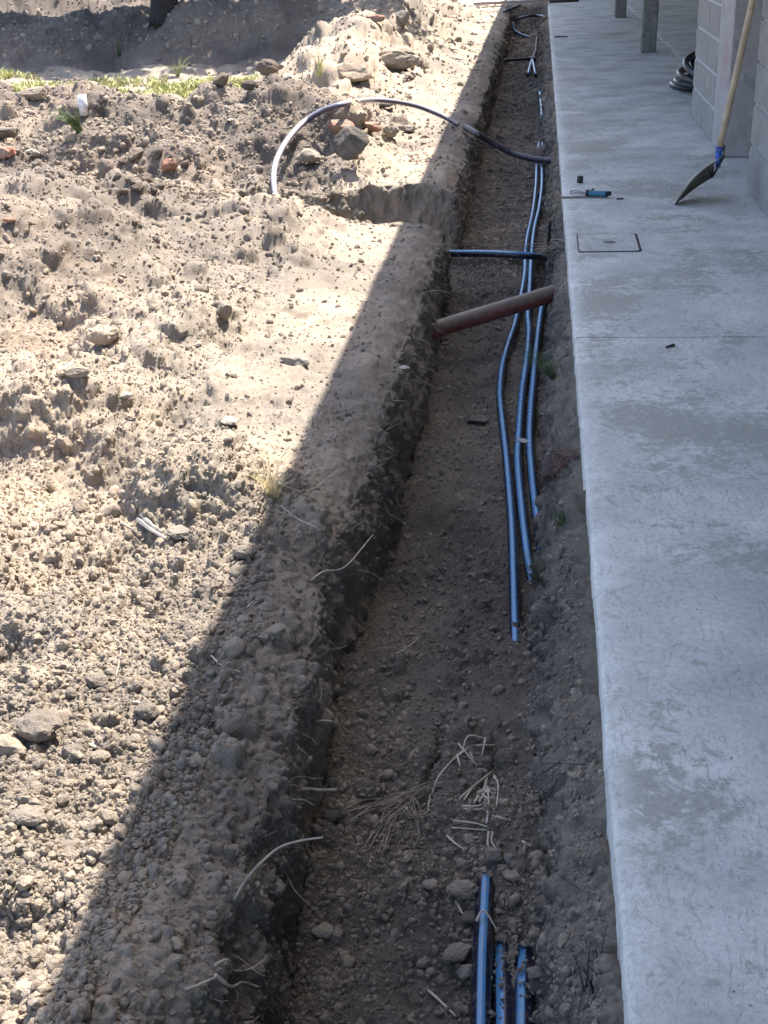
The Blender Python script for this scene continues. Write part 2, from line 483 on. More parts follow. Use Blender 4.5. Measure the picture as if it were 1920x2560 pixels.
def gz(x, y):
    """large shapes of the left-hand ground (arrays)"""
    g = lambda cx, cy, sx, sy, h, a=0: h * np.exp(-(((x - cx) * math.cos(a) + (y - cy) * math.sin(a)) / sx) ** 2 - ((-(x - cx) * math.sin(a) + (y - cy) * math.cos(a)) / sy) ** 2)
    p = P3(x, y)
    wx = x + .18 * pnoise(p / .9, 5) + .05 * pnoise(p / .22, 105); wy = y + .22 * pnoise(p / .8, 6) + .06 * pnoise(p / .24, 106)
    z = -.02 + .03 * pnoise(p / 1.1, 9)
    left = sstep(-.75, -1.5, wx)
    # heap A (near pile): ridge y 4.2 .. 6, rising to the left
    z += .30 * sstep(-.95, -2.1, wx) * np.exp(-((wy - 5.2) / .95) ** 2)
    z += .12 * sstep(-1.3, -2.6, wx) * sstep(2.5, 4.2, wy) * (1 - sstep(4.8, 6.2, wy))
    z += g(-1.25, 4.9, .45, .8, .10)
    # near relief
    z += g(-1.15, 3.95, .4, .35, .05) + g(-.95, 2.83, .28, .20, .085) + g(-1.55, 3.35, .35, .2, .06)
    z -= g(-1.25, 3.02, .16, .10, .08)
    z += .11 * sstep(2.58, 2.72, wy) * (1 - sstep(2.9, 3.4, wy)) * sstep(-1.12, -1.0, wx) * (1 - sstep(-.80, -.62, wx))
    z -= g(-1.27, 3.14, .17, .13, .09) + g(-1.75, 3.0, .2, .15, .07)
    z -= .08 * sstep(1.43, 1.33, wy) * sstep(-.60, -.70, wx)
    z += g(-1.05, 2.2, .3, .3, .03)
    # side ditch
    ce = 6.55 + .18 * (-.5 - x)
    ww = .36 - .10 * sstep(-.9, -1.5, x)
    d = np.abs(wy - ce) / ww
    dm = sstep(1.08, .84, d) * sstep(-2.0, -1.45, wx)
    z -= .42 * dm
    z += .05 * sstep(-.6, -1., wx) * np.exp(-((wy - 5.95) / .18) ** 2)
    # hollow between heaps
    z -= g(-2.4, 7.1, .8, .35, .05)
    # heap B behind the ditch
    z += .35 * sstep(-.85, -1.6, wx) * sstep(7.15, 8.15, wy) * (1 - sstep(8.4, 9.6, wy))
    z += g(-1.35, 8.0, .35, .5, .12) + g(-3.2, 8.4, .7, .5, .06)
    # heap D, right of the grass, along the trench
    z += (.52 + .10 * pnoise(p / 1.6, 31)) * np.exp(-((wx + 1.75 + .035 * (wy - 11)) / .55) ** 2) * sstep(9.8, 11.8, wy) * (1 - sstep(22.5, 23.6, wy))
    z += .25 * np.exp(-((wx + 2.6 + .04 * (wy - 11)) / .6) ** 2) * sstep(13.5, 15.5, wy) * (1 - sstep(22.5, 23.6, wy))
    # heap C in the tree's shade
    z += (.46 + .35 * pnoise(p / 1.3, 41)) * sstep(-2.2, -3.2, wx) * sstep(13.7, 15.0, wy) * (1 - sstep(15.5, 16.6, wy))
    z += g(-5.9, 12.6, .7, .6, .20) + g(-4.1, 13.3, .7, .4, .10)
    # far heap
    z += (.75 + .4 * pnoise(p / 1.2, 51)) * sstep(-2.8, -4.5, wx) * sstep(20.5, 22.3, wy) * (1 - sstep(23.5, 25.5, wy))
    # rough relief on heaps
    rough = np.clip(sstep(-.75, -1.2, wx) * 1.0, .25, 1)
    grass = sstep(10.4, 11.0, wy) * (1 - sstep(13.0, 13.8, wy)) * sstep(-2.3, -2.9, wx)
    rough = rough * (1 - .75 * grass)
    z += rough * (.21 * fbm(p, .72, 4, 3, .45) + .03 * (.75 - np.abs(fbm(p, .33, 2, 13)) * 2.2))
    q2 = P3(wx, wy)
    z += .08 * rough * (sstep(-.12, .12, fbm(q2, .8, 2, 33)) - .5)
    z *= np.where(y > 30, np.maximum(0, 1 - (y - 30) / 20), 1)
    return z

def build_ground():
    th = np.radians(np.arange(55, 2.6, -.062))
    yf = np.arange(.94, 30, .004)
    m = CH / yf ** 2
    zz_ = np.max([np.abs(np.gradient(gz(np.full_like(yf, xx_), yf), yf)) for xx_ in (-.9, -1.4, -2.0, -3.0)], axis=0)
    zz_ = np.convolve(zz_, np.ones(25) / 25, 'same')
    wt_ = .42 + .55 * sstep(6.0, 6.3, yf) * (1 - sstep(9, 9.8, yf))
    m = np.sqrt(m ** 2 + (wt_ * np.clip(zz_, 0, 4.) / yf) ** 2)
    cm = np.concatenate([[0], np.cumsum((m[1:] + m[:-1]) / 2 * .004)])
    ys = np.interp(np.linspace(0, cm[-1], 1560), cm, yf)
    ys = np.concatenate([[-4, -2, -1, -.4, 0, .3, .55, .75, .87], ys, [33, 38, 46, 60, 90, 160, 400]])
    R_ = len(ys)
    nl, nw, nf, nr = 500, 96, 100, 56
    Y = ys
    p1 = np.stack([np.zeros(R_), Y, np.zeros(R_)], 1)
    lip = np.interp(Y, [0, 1.2, 1.6, 2.05, 2.5, 3.1, 4.4, 6.2, 20], [-.53, -.53, -.50, -.455, -.515, -.50, -.485, -.485, -.50])
    lip = lip + .018 * pnoise(p1 / .35, 1) + .025 * pnoise(p1 / .9, 2)
    base = np.interp(Y, [0, 1.5, 2.57, 3.3, 4.2, 5.7, 7.7, 18, 30], [-.435, -.435, -.485, -.44, -.435, -.45, -.46, -.53, -.53]) + .015 * pnoise(p1 / .3, 3) + .02 * pnoise(p1 / .8, 4)
    base = np.maximum(base, lip + .02)
    fr = np.interp(Y, [0, 2, 3.2, 4.4, 6.5, 9, 11, 20], [.045, .035, .03, .055, .09, .09, .05, .03]) + .03 * pnoise(p1 / .4, 8)
    XL = -(.485 * np.maximum(Y, 0) + .80)
    far = np.maximum(Y - 23, 0)
    fz = np.interp(Y, [0, 1.6, 1.9, 2.1, 2.55, 2.9, 22.6, 23.1, 30], [-.43, -.43, -.38, -.35, -.35, -.425, -.415, -.02, -.02])
    cols = []
    # left part incl. coarse outer apron
    outer = np.array([80, 40, 20, 10, 5, 2.5, 1.2, .5])
    X = [XL - o for o in outer]
    s = np.linspace(0, 1, nl)
    edge = lip - .10
    Xl = XL[:, None] * (1 - s) + edge[:, None] * s
    X = np.concatenate([np.stack(X, 1), Xl], 1)
    Yg = np.repeat(Y[:, None], X.shape[1], 1)
    Zl = gz(X.ravel(), Yg.ravel()).reshape(X.shape)
    # wall
    t = np.linspace(0, 1, nw + 1)[1:]
    tt = np.clip((t - .22) / .78, 0, 1)
    ze = Zl[:, -1]
    zlipg = gz(lip, Y)
    za_sh = 0.055 * np.clip(t / .22, 0, 1) ** 1.6
    # first 22%: from edge to lip on the ground, then quarter-ellipse down
    xa = edge[:, None] + (lip - edge)[:, None] * np.clip(t / .22, 0, 1)
    za = ze[:, None] + (zlipg - ze)[:, None] * np.clip(t / .22, 0, 1)
    za = za - za_sh[None, :]
    f = np.sin(tt * math.pi / 2) ** .75
    gq = (1 - np.cos(tt * math.pi / 2)) ** .8
    xw = xa + (base - lip)[:, None] * f
    low = np.minimum(fz, zlipg - .05)
    zw = za + (low - zlipg + .055)[:, None] * gq
    # floor
    u = np.linspace(0, 1, nf + 1)[1:]
    xf = base[:, None] + (fr - base)[:, None] * u
    Yf = np.repeat(Y[:, None], nf, 1)
    zf = low[:, None] + .028 * (fbm(P3(xf.ravel(), Yf.ravel()), .35, 2, 11).reshape(xf.shape)) + .02 * (u ** 3) + .012 * ((1 - u) ** 6)
    pf = P3(xf.ravel(), Yf.ravel())
    # tooth scrapes in the fill hump
    for cx, y0, y1, w in ((-.235, 1.95, 2.35, .014), (-.10, 2.0, 2.3, .013), (-.33, 1.98, 2.2, .012)):
        cxx = cx + .10 * (Yf - y0)
        zf -= .022 * np.exp(-((xf - cxx) / w) ** 2) * sstep(y0, y0 + .08, Yf) * (1 - sstep(y1 - .08, y1, Yf))
    # soil saddles burying the pipes farther off
    for cx, cy, sx, sy, hh in ((.05, 9.95, .13, .30, .12), (-.0, 14.3, .13, .5, .09), (-.06, 21.2, .14, 1.0, .07), (.1, 3.62, .10, .10, .035)):
        zf += hh * np.exp(-((xf - cx) / sx) ** 2 - ((Yf - cy) / sy) ** 2)
    # right bank
    v = np.linspace(0, 1, nr + 1)[1:]
    top = -.045 + .03 * pnoise(p1 / .25, 12)
    xr_end = SLX + .07
    prof = v ** .62
    xr = fr[:, None] + (xr_end - fr)[:, None] * np.interp(v, [0, .15, .45, .7, 1], [0, .06, .20, .52, 1])
    zr = zf[:, -1:] + (top[:, None] - zf[:, -1:]) * np.interp(v, [0, .15, .45, .7, 1], [0, .26, .72, .92, 1.0])
    zr = zr - .02 * sstep(.8, 1., v)
    X = np.concatenate([X, xw, xf, xr], 1); C_ = X.shape[1]
    Z = np.concatenate([Zl, zw, zf, zr], 1)
    Yg = np.repeat(Y[:, None], C_, 1)
    pos = np.stack([X, Yg, Z], 2)
    du = np.gradient(pos, axis=1); dv = np.gradient(pos, axis=0)
    nrm = np.cross(du, dv); nrm /= np.linalg.norm(nrm, axis=2, keepdims=True) + 1e-9
    # masks
    ci = np.arange(C_)
    cl = len(outer) + nl
    isw = ((ci >= cl) & (ci < cl + nw)).astype(float)[None, :]
    isf = ((ci >= cl + nw) & (ci < cl + nw + nf)).astype(float)[None, :]
    isr = (ci >= cl + nw + nf).astype(float)[None, :]
    isl = (ci < cl).astype(float)[None, :]
    p = pos.reshape(-1, 3).astype(np.float64)
    x = p[:, 0]; y = p[:, 1]
    warp = np.stack([pnoise(p / .05, 61), pnoise(p / .05, 62), pnoise(p / .05, 63)], 1) * .022
    q = p + warp
    wr = np.clip((ci - cl) / (.22 * nw), 0, 2); wm_ = (sstep(.5, 1.6, wr) * (ci < cl + nw))[None, :]
    isl = ((1 - sstep(.5, 1.6, wr)) * (ci < cl + nw))[None, :]; isw = wm_
    L = np.broadcast_to(isl, X.shape).ravel(); Wm = np.broadcast_to(isw, X.shape).ravel()
    Fm = np.broadcast_to(isf, X.shape).ravel(); Rm = np.broadcast_to(isr, X.shape).ravel()
    near = 1 - sstep(60, 120, y)
    patch = pnoise(p / .45, 71)
    grass = sstep(10.4, 11.0, y) * (1 - sstep(13.6, 14.4, y)) * sstep(-2.3, -2.9, x)
    path = sstep(-1.15, -.9, x) * sstep(2.9, 3.6, y) * L              # trodden strip beside the lip
    cl_amt = L * (1 - .8 * grass) * (1 - .65 * path) * np.clip(.72 + 1.5 * patch, .25, 1.25) + .35 * Wm + .45 * Fm * np.clip(.8 + 2.0 * patch, .15, 1.3) + .55 * Rm
    f3 = 1 - .9 * sstep(4.5, 8, y); f15 = 1 - .95 * sstep(2.8, 5.0, y); f6 = 1 - .6 * sstep(9, 15, y)
    disp = cl_amt * (.75 * bumps_at((L > 0) & (y < 40), q, .13, 81, .45, .2, .45) * (L) +
                     .85 * f6 * bumps_at(y < 30, q, .060, 82, .6, .2, .58) +
                     .95 * f3 * bumps_at(y < 14, q, .030, 83, .8, .2, .6)) 
    disp += L * (1 - grass) * (sstep(6.8, 7.5, y) * .7 * bumps_at((L > 0) & (y > 6.8), q, .30, 85, .4, .2, .5) + (sstep(6.8, 7.5, y) * 1.1 + .75 * sstep(3.4, 4.4, y) * (1 - sstep(6.8, 7.5, y))) * bumps_at((L > 0) & (y > 3.4), q, .115, 86, .55, .25, .55) * (.6 + 1.6 * np.clip(patch, -.2, .5))) * (1 - sstep(-1.1, -.8, x))
    disp += (.45 + .55 * cl_amt) * 1.05 * f15 * bumps_at(y < 5.2, q, .0150, 84, .95, .3, .65)
    disp += .016 * fbm(p, .12, 4, 91, .62) * (1 + .8 * Wm + .6 * Rm)
    disp += .007 * f15 * fbm(p, .022, 2, 92, .6)
    # torn, ragged trench walls
    ridg = 1 - np.abs(fbm(p * np.array([1, 1, .8]), .13, 4, 95, .55))
    disp += Fm * sstep(1.85, 2.0, y) * (1 - sstep(2.8, 3.1, y)) * .8 * bumps_at((Fm > 0) & (y > 1.8) & (y < 3.2), q, .09, 88, .6, .2, .55)
    disp += .03 * Fm * fbm(p, .22, 3, 89)
    disp += Rm * .8 * bumps_at(Rm > 0, q, .11, 87, .5, .2, .5)
    disp += (Wm * .036 + Rm * .05) * (ridg - .75)
    steep = sstep(.85, .5, np.abs(nrm.reshape(-1, 3)[:, 2])) * L
    disp += steep * .06 * (ridg - .75)
    disp += Wm * -.02 * sstep(.1, .45, pnoise(p / .16, 97))
    disp *= near
    taper = np.ones(C_); taper[-8:] = np.linspace(1, .2, 8)
    disp *= np.broadcast_to(taper[None, :], X.shape).ravel()
    P = p + nrm.reshape(-1, 3) * disp[:, None]
    P = P.reshape(R_, C_, 3)
    i = np.arange(R_ - 1)[:, None] * C_ + np.arange(C_ - 1)[None, :]
    Fc = np.stack([i, i + 1, i + 1 + C_, i + C_], 2).reshape(-1, 4)
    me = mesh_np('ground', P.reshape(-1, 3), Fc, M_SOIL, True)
    damp_shade = (Wm * .42 + Fm * .8 + Rm * .55) * (1 - 0) + 0  # moist dug soil plus the narrow trench's shade, put into the colour
    damp_shade = np.clip(damp_shade + .35 * (pnoise(p / .3, 102)) * (damp_shade > 0), 0, 1)
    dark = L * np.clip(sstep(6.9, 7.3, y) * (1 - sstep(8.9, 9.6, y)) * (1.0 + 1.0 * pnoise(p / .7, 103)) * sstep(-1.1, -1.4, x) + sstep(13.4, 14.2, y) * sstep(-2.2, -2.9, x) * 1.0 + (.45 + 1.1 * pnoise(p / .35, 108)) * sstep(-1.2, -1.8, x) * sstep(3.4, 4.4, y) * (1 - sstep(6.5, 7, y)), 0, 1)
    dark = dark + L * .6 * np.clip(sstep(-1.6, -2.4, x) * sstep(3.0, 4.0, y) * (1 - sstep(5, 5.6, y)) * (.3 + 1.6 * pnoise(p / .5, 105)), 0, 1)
    a = me.attributes.new('damp_shade', 'FLOAT', 'POINT'); a.data.foreach_set('value', damp_shade.astype(np.float32))
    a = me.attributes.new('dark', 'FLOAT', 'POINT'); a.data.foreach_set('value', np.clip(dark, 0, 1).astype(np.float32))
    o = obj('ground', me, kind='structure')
    return o, P, nrm.reshape(R_, C_, 3), (len(outer), cl, nw, nf, nr)

ground, GP, GN_, (c0, c1, cnw, cnf, cnr) = build_ground()
_sub = GP[:, ::2]
_i = np.arange(_sub.shape[0] - 1)[:, None] * _sub.shape[1] + np.arange(_sub.shape[1] - 1)[None, :]
_f = np.stack([_i, _i + 1, _i + 1 + _sub.shape[1], _i + _sub.shape[1]], 2).reshape(-1, 4)
BV = BVHTree.FromPolygons(_sub.reshape(-1, 3).tolist(), _f.tolist())
def hit(px, py):
    r = BV.ray_cast(CP, ray(px, py), 200)
    return (r[0], r[1]) if r[0] is not None else (atZ(px, py, 0), Vector((0, 0, 1)))
def top(x, y):
    r = BV.ray_cast(Vector((x, y, 4)), Vector((0, 0, -1)), 10)
    return r[0].z if r[0] is not None else 0.

# ------------------------------------------------------------------ CONCRETE FLOOR
def floor_panel(x0, x1, y0, y1, wob_left=False):
    nx = max(2, int((x1 - x0) / .5)); ny = max(2, int((y1 - y0) / (.03 if wob_left else .5)))
    ny = min(ny, 500)
    g = .0045
    x0 += g if x0 > SLX + .01 else 0; y0 += g; y1 -= g
    yy = np.linspace(y0, y1, ny + 1)
    pts = np.stack([np.full(ny + 1, x0), yy, np.zeros(ny + 1)], 1)
    w = (.004 * pnoise(pts / .4, 201) + .0022 * pnoise(pts / .05, 202)) if wob_left else np.zeros(ny + 1)
    prof = [(0, -.13, 1.0), (.0, -.012, 1.0), (.003, -.004, 1), (.011, 0.0, 1.0)]
    xs = list(np.linspace(x0 + .06, x1, nx + 1))
    V = []; 
    for j in range(ny + 1):
        for (dx, z, k) in prof: V.append((x0 + dx + w[j], yy[j], z))
        for xx in xs: V.append((xx, yy[j], 0))
        V.append((x1, yy[j], -.13))
    n = len(prof) + len(xs) + 1
    Fc = [(j * n + i, j * n + i + 1, (j + 1) * n + i + 1, (j + 1) * n + i) for j in range(ny) for i in range(n - 1)]
    V2 = np.array(V)
    Fc += [tuple(range(n))[::-1], tuple(range(ny * n, (ny + 1) * n))]
    me = bpy.data.meshes.new('floor_panel'); me.from_pydata(V, [], Fc); me.update()
    me.materials.append(M_SLAB)
    me.polygons.foreach_set('use_smooth', [len(p.vertices) == 4 for p in me.polygons])
    try: me.set_sharp_from_angle(angle=math.radians(50))
    except Exception: pass
    return me
slab = obj('concrete_floor', None, loc=(SLX, 0, 0), kind='structure')
for (a, b) in ((.3 - 3.87, .3), (.3, 4.18), (4.18, 8.05), (8.05, 11.92), (11.92, 15.8), (15.8, 19.7), (19.7, 23.6)):
    o = obj('floor_panel', floor_panel(SLX, 1.44, a, b, True), slab)
    o.matrix_parent_inverse = slab.matrix_basis.inverted()
    o = obj('floor_panel', floor_panel(1.44, 8.5, a, b), slab)
    o.matrix_parent_inverse = slab.matrix_basis.inverted()
mb = MB(); mb.box(SLX + .03, 8.45, -3.5, 23.55, -.20, -.012)
o = obj('floor_base', mb.mesh('floor_base', M_GREENBAR), slab); o.matrix_parent_inverse = slab.matrix_basis.inverted()
mb = MB(); mb.box(-9, 8.5, 23.72, 44, -.16, .012)
obj('far_pavement', mb.mesh('far_pavement', M_PALE, bevel=.01), kind='structure')

# ------------------------------------------------------------------ ROOF (casts the long straight shade)
RX = -.64 + 2.6 * math.cos(SUN_EL) / math.sin(SUN_EL) * math.sin(SUN_AZ) 
mb = MB(); mb.box(RX, 8.5, -4, 44, 2.6, 2.78)
obj('porch_roof', mb.mesh('porch_roof', M_ROOF, bevel=.01), label='flat concrete roof over the porch, out of the frame above the concrete floor', cat='roof')
mb = MB(); mb.box(6.5, 6.7, -4, 44, .0, 2.597)  # unseen wall, added to block sun and limit sky light
obj('light_block_wall', mb.mesh('light_block_wall', M_MORTAR), label='plain rendered wall at the back of the porch, out of the frame', cat='wall')

# ------------------------------------------------------------------ BLOCK WALLS
def parent_keep(o, par):
    o.parent = par; o.matrix_parent_inverse = par.matrix_basis.inverted()
def rough_box(x0, x1, y0, y1, z0, z1, m, name, amp=.003, step=.04, seed=0, bevel=.006):
    bm = bmesh.new()
    bmesh.ops.create_cube(bm, size=1)
    for v in bm.verts:
        v.co = Vector(((x0 + x1) / 2 + v.co.x * (x1 - x0), (y0 + y1) / 2 + v.co.y * (y1 - y0), (z0 + z1) / 2 + v.co.z * (z1 - z0)))
    bmesh.ops.bevel(bm, geom=bm.edges[:], offset=bevel, segments=1, affect='EDGES')
    if step:
        for ax, (a, b) in enumerate(((x0, x1), (y0, y1), (z0, z1))):
            k = int((b - a) / step)
            for i in range(1, k + 1):
                c = a + (b - a) * i / (k + 1)
                nv = Vector((0, 0, 0)); nv[ax] = 1; co = Vector((0, 0, 0)); co[ax] = c
                bmesh.ops.bisect_plane(bm, geom=bm.verts[:] + bm.edges[:] + bm.faces[:], plane_co=co, plane_no=nv)
    bm.normal_update()
    vs = np.array([v.co for v in bm.verts]); ns = np.array([v.normal for v in bm.verts])
    d = amp * (pnoise(vs / .03, 300 + seed) + 1.2 * pnoise(vs / .09, 301 + seed))
    d = np.where(np.minimum(np.abs(vs[:, 2] - z0), 1) < .004, 0, d)
    for v, dd, nn in zip(bm.verts, d, ns): v.co += Vector(nn * dd)
    me = bpy.data.meshes.new(name); bm.to_mesh(me); bm.free(); me.materials.append(m)
    return me

XW, CHT = 1.12, .205
w1 = obj('block_wall', None, loc=(XW, 7.69, 0), label='far grey block wall with a cast concrete end column, behind the shovel', cat='wall')
o = obj('mortar', rough_box(XW + .004, XW + .24, 8.23, 9.42, 0, 2.597, M_MORTAR, 'mortar', .003, .12)); parent_keep(o, w1)
o = obj('cast_column', rough_box(XW - .004, XW + .30, 7.69, 8.23, .001, 2.597, M_COLUMN, 'cast_column', .006, .05, 5, .008)); parent_keep(o, w1)
for c in range(12):
    for (a, b) in ((8.245 + .02 * (c % 2), 8.75), (8.765, 9.425)):
        z0 = c * CHT + (.010 if c else .002)
        if z0 + CHT > 2.6: continue
        bb = rough_box(XW - .004, XW + .05, a + .006, b - .006, z0, min((c + 1) * CHT - .008, 2.595), M_BLOCK, 'block', .0025, .06, c * 3 + int(a))
        o = obj('block', bb); parent_keep(o, w1)
w2 = obj('block_wall', None, loc=(XW, 6.74, 0), label='nearest grey block wall, cut by the right edge of the picture', cat='wall')
o = obj('mortar', rough_box(XW + .007, XW + .24, 3.0, 6.73, 0, 2.597, M_MORTAR, 'mortar', .003, .14, 9)); parent_keep(o, w2)
for c in range(12):
    yb = 6.74
    first = .43 if c % 2 == 0 else .22
    z0 = c * CHT + .03 + (.006 if c else -.028)
    while yb > 3.05:
        ln = first; first = .42
        a = max(yb - ln, 3.0)
        z1 = min((c + 1) * CHT + .03 - .005, 2.595)
        if z1 > z0 + .05:
            xo = rnd.uniform(-.003, .003)
            o = obj('block', rough_box(XW - .004 + xo, XW + .05, a + .006, yb - .005, z0, z1, M_BLOCK, 'block', .004, .05, c * 7 + int(a * 10), .007)); parent_keep(o, w2)
        yb = a
# posts
for (yy, lab) in ((14.2, 'nearer rough concrete post on the concrete floor, left of the block wall'), (19.35, 'farther rough concrete post at the top of the picture, left of the nearer one')):
    obj('concrete_post', rough_box(-.08, .08, -.08, .08, .001, 2.598, M_POST, 'concrete_post', .008, .045, int(yy), .01), loc=(XW + .06, yy, 0), label=lab, cat='post', group='rough concrete posts')

# ------------------------------------------------------------------ SHOVEL
def shovel():
    tip = atZ(*((1500 + 735 / 3.95) * 1659 / 1920, 2022 / 3.95 * 1659 / 1920), .004)
    zz = lambda x, y: ((1500 + x / 3.95) * 1659 / 1920, (y / 3.95) * 1659 / 1920)
    B = atY(*zz(1165, 1650), tip.y + .14)      # where blade meets socket
    Hn = atY(*zz(1175, 1490), tip.y + .18)
    Tp = atY(*zz(1510, 0), tip.y + .30)
    dirh = (Tp - Hn).normalized()
    root = obj('shovel', None, loc=tip, label='round-point shovel with a wooden handle and blue paint, leaning by the block wall', cat='shovel')
    mbh = MB()
    Pt = [Hn + dirh * (.12 * i) for i in range(13)]
    mbh.tube(Pt, .0175, 16, r2=.0165)
    o = obj('handle', mbh.mesh('handle', M_WOOD, True)); parent_keep(o, root)
    mbs = MB()
    mbs.tube(spline([Hn + dirh * .02, Hn, Hn * .6 + B * .4, B], 6), .0215, 14, r2=.013)
    o = obj('socket', mbs.mesh('socket', M_BLUEP, True)); parent_keep(o, root)
    # rivet strap of bare metal
    mbr = MB(); mbr.tube([Hn * .5 + B * .5 + Vector((.022, 0, 0)), Hn + dirh * .03 + Vector((.021, -.004, 0))], .0045, 8)
    o = obj('socket_seam', mbr.mesh('socket_seam', M_STEEL, True)); parent_keep(o, root)
    # blade seen nearly edge-on: width direction tilted out of the view, dished
    ax = (B - tip); Lb = ax.length; ax.normalize()
    view = (tip - CP).normalized()
    perp = ax.cross(view).normalized()           # in picture plane
    if perp.x < 0: perp = -perp
    wd = (view.cross(ax).normalized() * 0 + (ax.cross(perp)).normalized() * .97 + perp * .17).normalized()
    nd = ax.cross(wd).normalized()
    if nd.dot(perp) < 0: nd = -nd
    mbl = MB(); nu, nv = 14, 10; V = []
    for sgn in (0, 1):
        for i in range(nu + 1):
            s = i / nu
            half = .118 * min(1, (math.sin(min(s / .62, 1) * math.pi / 2)) ** .8)
            for j in range(nv + 1):
                t = j / nv * 2 - 1
                dish = .028 * (1 - t * t) * min(1, s * 2.2) + .018 * math.sin(s * math.pi)
                V.append(tip + ax * (Lb * s + (.012 if s > .95 and abs(t) > .3 else 0)) + wd * half * t + nd * (-dish + sgn * .0022 + .028))
    base_off = V[0] - tip
    V = [v - nd * .028 for v in V]
    n1 = (nu + 1) * (nv + 1); Fc = []
    for i in range(nu):
        for j in range(nv):
            a = i * (nv + 1) + j
            Fc.append((a, a + 1, a + nv + 2, a + nv + 1)); Fc.append((a + n1, a + n1 + nv + 1, a + n1 + nv + 2, a + n1 + 1))
    for i in range(nu):
        for j in (0, nv):
            a = i * (nv + 1) + j; Fc.append((a, a + nv + 1, a + nv + 1 + n1, a + n1))
    for j in range(nv):
        a = nu * (nv + 1) + j; Fc.append((a, a + 1, a + 1 + n1, a + n1))
    mbl.add(V, Fc)
    o = obj('blade', mbl.mesh('blade', M_STEEL, True)); parent_keep(o, root)
    # rolled foot steps at the top of the blade
    for sg in (-1, 1):
        c = tip + ax * Lb
        ms = MB(); ms.tube([c + wd * .02 * sg, c + wd * .118 * sg], .006, 8)
        o = obj('foot_step', ms.mesh('foot_step', M_STEEL, True)); parent_keep(o, root)
shovel()

# ------------------------------------------------------------------ ACCESS COVER
def rrect(x0, x1, y0, y1, r, n=5):
    out = []
    for cx, cy, a0 in ((x1 - r, y1 - r, 0), (x0 + r, y1 - r, 90), (x0 + r, y0 + r, 180), (x1 - r, y0 + r, 270)):
        for k in range(n + 1):
            a = math.radians(a0 + 90 * k / n); out.append((cx + r * math.cos(a), cy + r * math.sin(a)))
    return out
cq = [atZ(1445 * .864, 586.5 * .864), atZ(1588.5 * .864, 586.5 * .864), atZ(1602.6 * .864, 628.8 * .864), atZ(1447.4 * .864, 630.4 * .864)]
cx0, cx1 = (cq[0].x + cq[3].x) / 2, (cq[1].x + cq[2].x) / 2
cy1, cy0 = (cq[0].y + cq[1].y) / 2, (cq[2].y + cq[3].y) / 2
cov = obj('access_cover', None, loc=((cx0 + cx1) / 2, (cy0 + cy1) / 2, 0), label='square concrete access cover with a dark seam, set in the floor', cat='cover')
def prism(ring, z0, z1, name, m, hole=None):
    n = len(ring); V = [(x, y, z0) for x, y in ring] + [(x, y, z1) for x, y in ring]
    Fc = [(i, (i + 1) % n, n + (i + 1) % n, n + i) for i in range(n)] + [tuple(range(n, 2 * n))]
    me = bpy.data.meshes.new(name); me.from_pydata(V, [], Fc); me.update(); me.materials.append(m); return me
o = obj('seam', prism(rrect(cx0 - .006, cx1 + .006, cy0 - .008, cy1 + .012, .02), -.003, .0018, 'seam', M_BLACK)); parent_keep(o, cov)
o = obj('lid', prism(rrect(cx0 + .001, cx1 - .006, cy0 + .006, cy1 - .001, .018), -.002, .0036, 'lid', M_SLAB)); parent_keep(o, cov)
hx, hy = cx0 + (cx1 - cx0) * .52, (cy0 + cy1) / 2
ring = [(hx + .028 * math.cos(a) , hy + .022 * math.sin(a)) for a in np.linspace(0, 2 * math.pi, 20, endpoint=False)]
o = obj('lifting_hole', prism(ring, .003, .0056, 'lifting_hole', M_POST)); parent_keep(o, cov)

# ------------------------------------------------------------------ SMALL THINGS ON THE FLOOR
p = atZ(1253, 395)
mb = MB()
seg = 24
V = []; 
for (r, z) in ((.0165, 0), (.0175, .004), (.0175, .034), (.0165, .036), (.0135, .036), (.013, .006)):
    V += [(p.x + r * math.cos(2 * math.pi * k / seg), p.y + r * math.sin(2 * math.pi * k / seg), z + .001) for k in range(seg)]
mb.add(V, [(a * seg + k, a * seg + (k + 1) % seg, (a + 1) * seg + (k + 1) % seg, (a + 1) * seg + k) for a in range(5) for k in range(seg)])
o = obj('pipe_coupling', mb.mesh('pipe_coupling', M_BLACK, True), label='small black ring-shaped coupling standing on the concrete floor', cat='coupling'); to_origin(o, (p.x, p.y, 0))
# lath
a = atZ(1219, 428); b = atZ(1312, 426)
root_pos = a
mb = MB(); d = (b - a); dn = d.normalized(); sdv = Vector((-dn.y, dn.x, 0)) * .014
V = [a - sdv - dn * .02, b - sdv, b + sdv, a + sdv - dn * .02]
V = [v + Vector((0, 0, .001)) for v in V] + [v + Vector((0, 0, .0075)) for v in V]
mb.add(V, [(0, 3, 2, 1), (4, 5, 6, 7), (0, 1, 5, 4), (1, 2, 6, 5), (2, 3, 7, 6), (3, 0, 4, 7)])
o = obj('wooden_lath', mb.mesh('wooden_lath', M_LATH, bevel=.001), label='thin flat wooden lath lying under the teal tool', cat='lath'); to_origin(o, a)
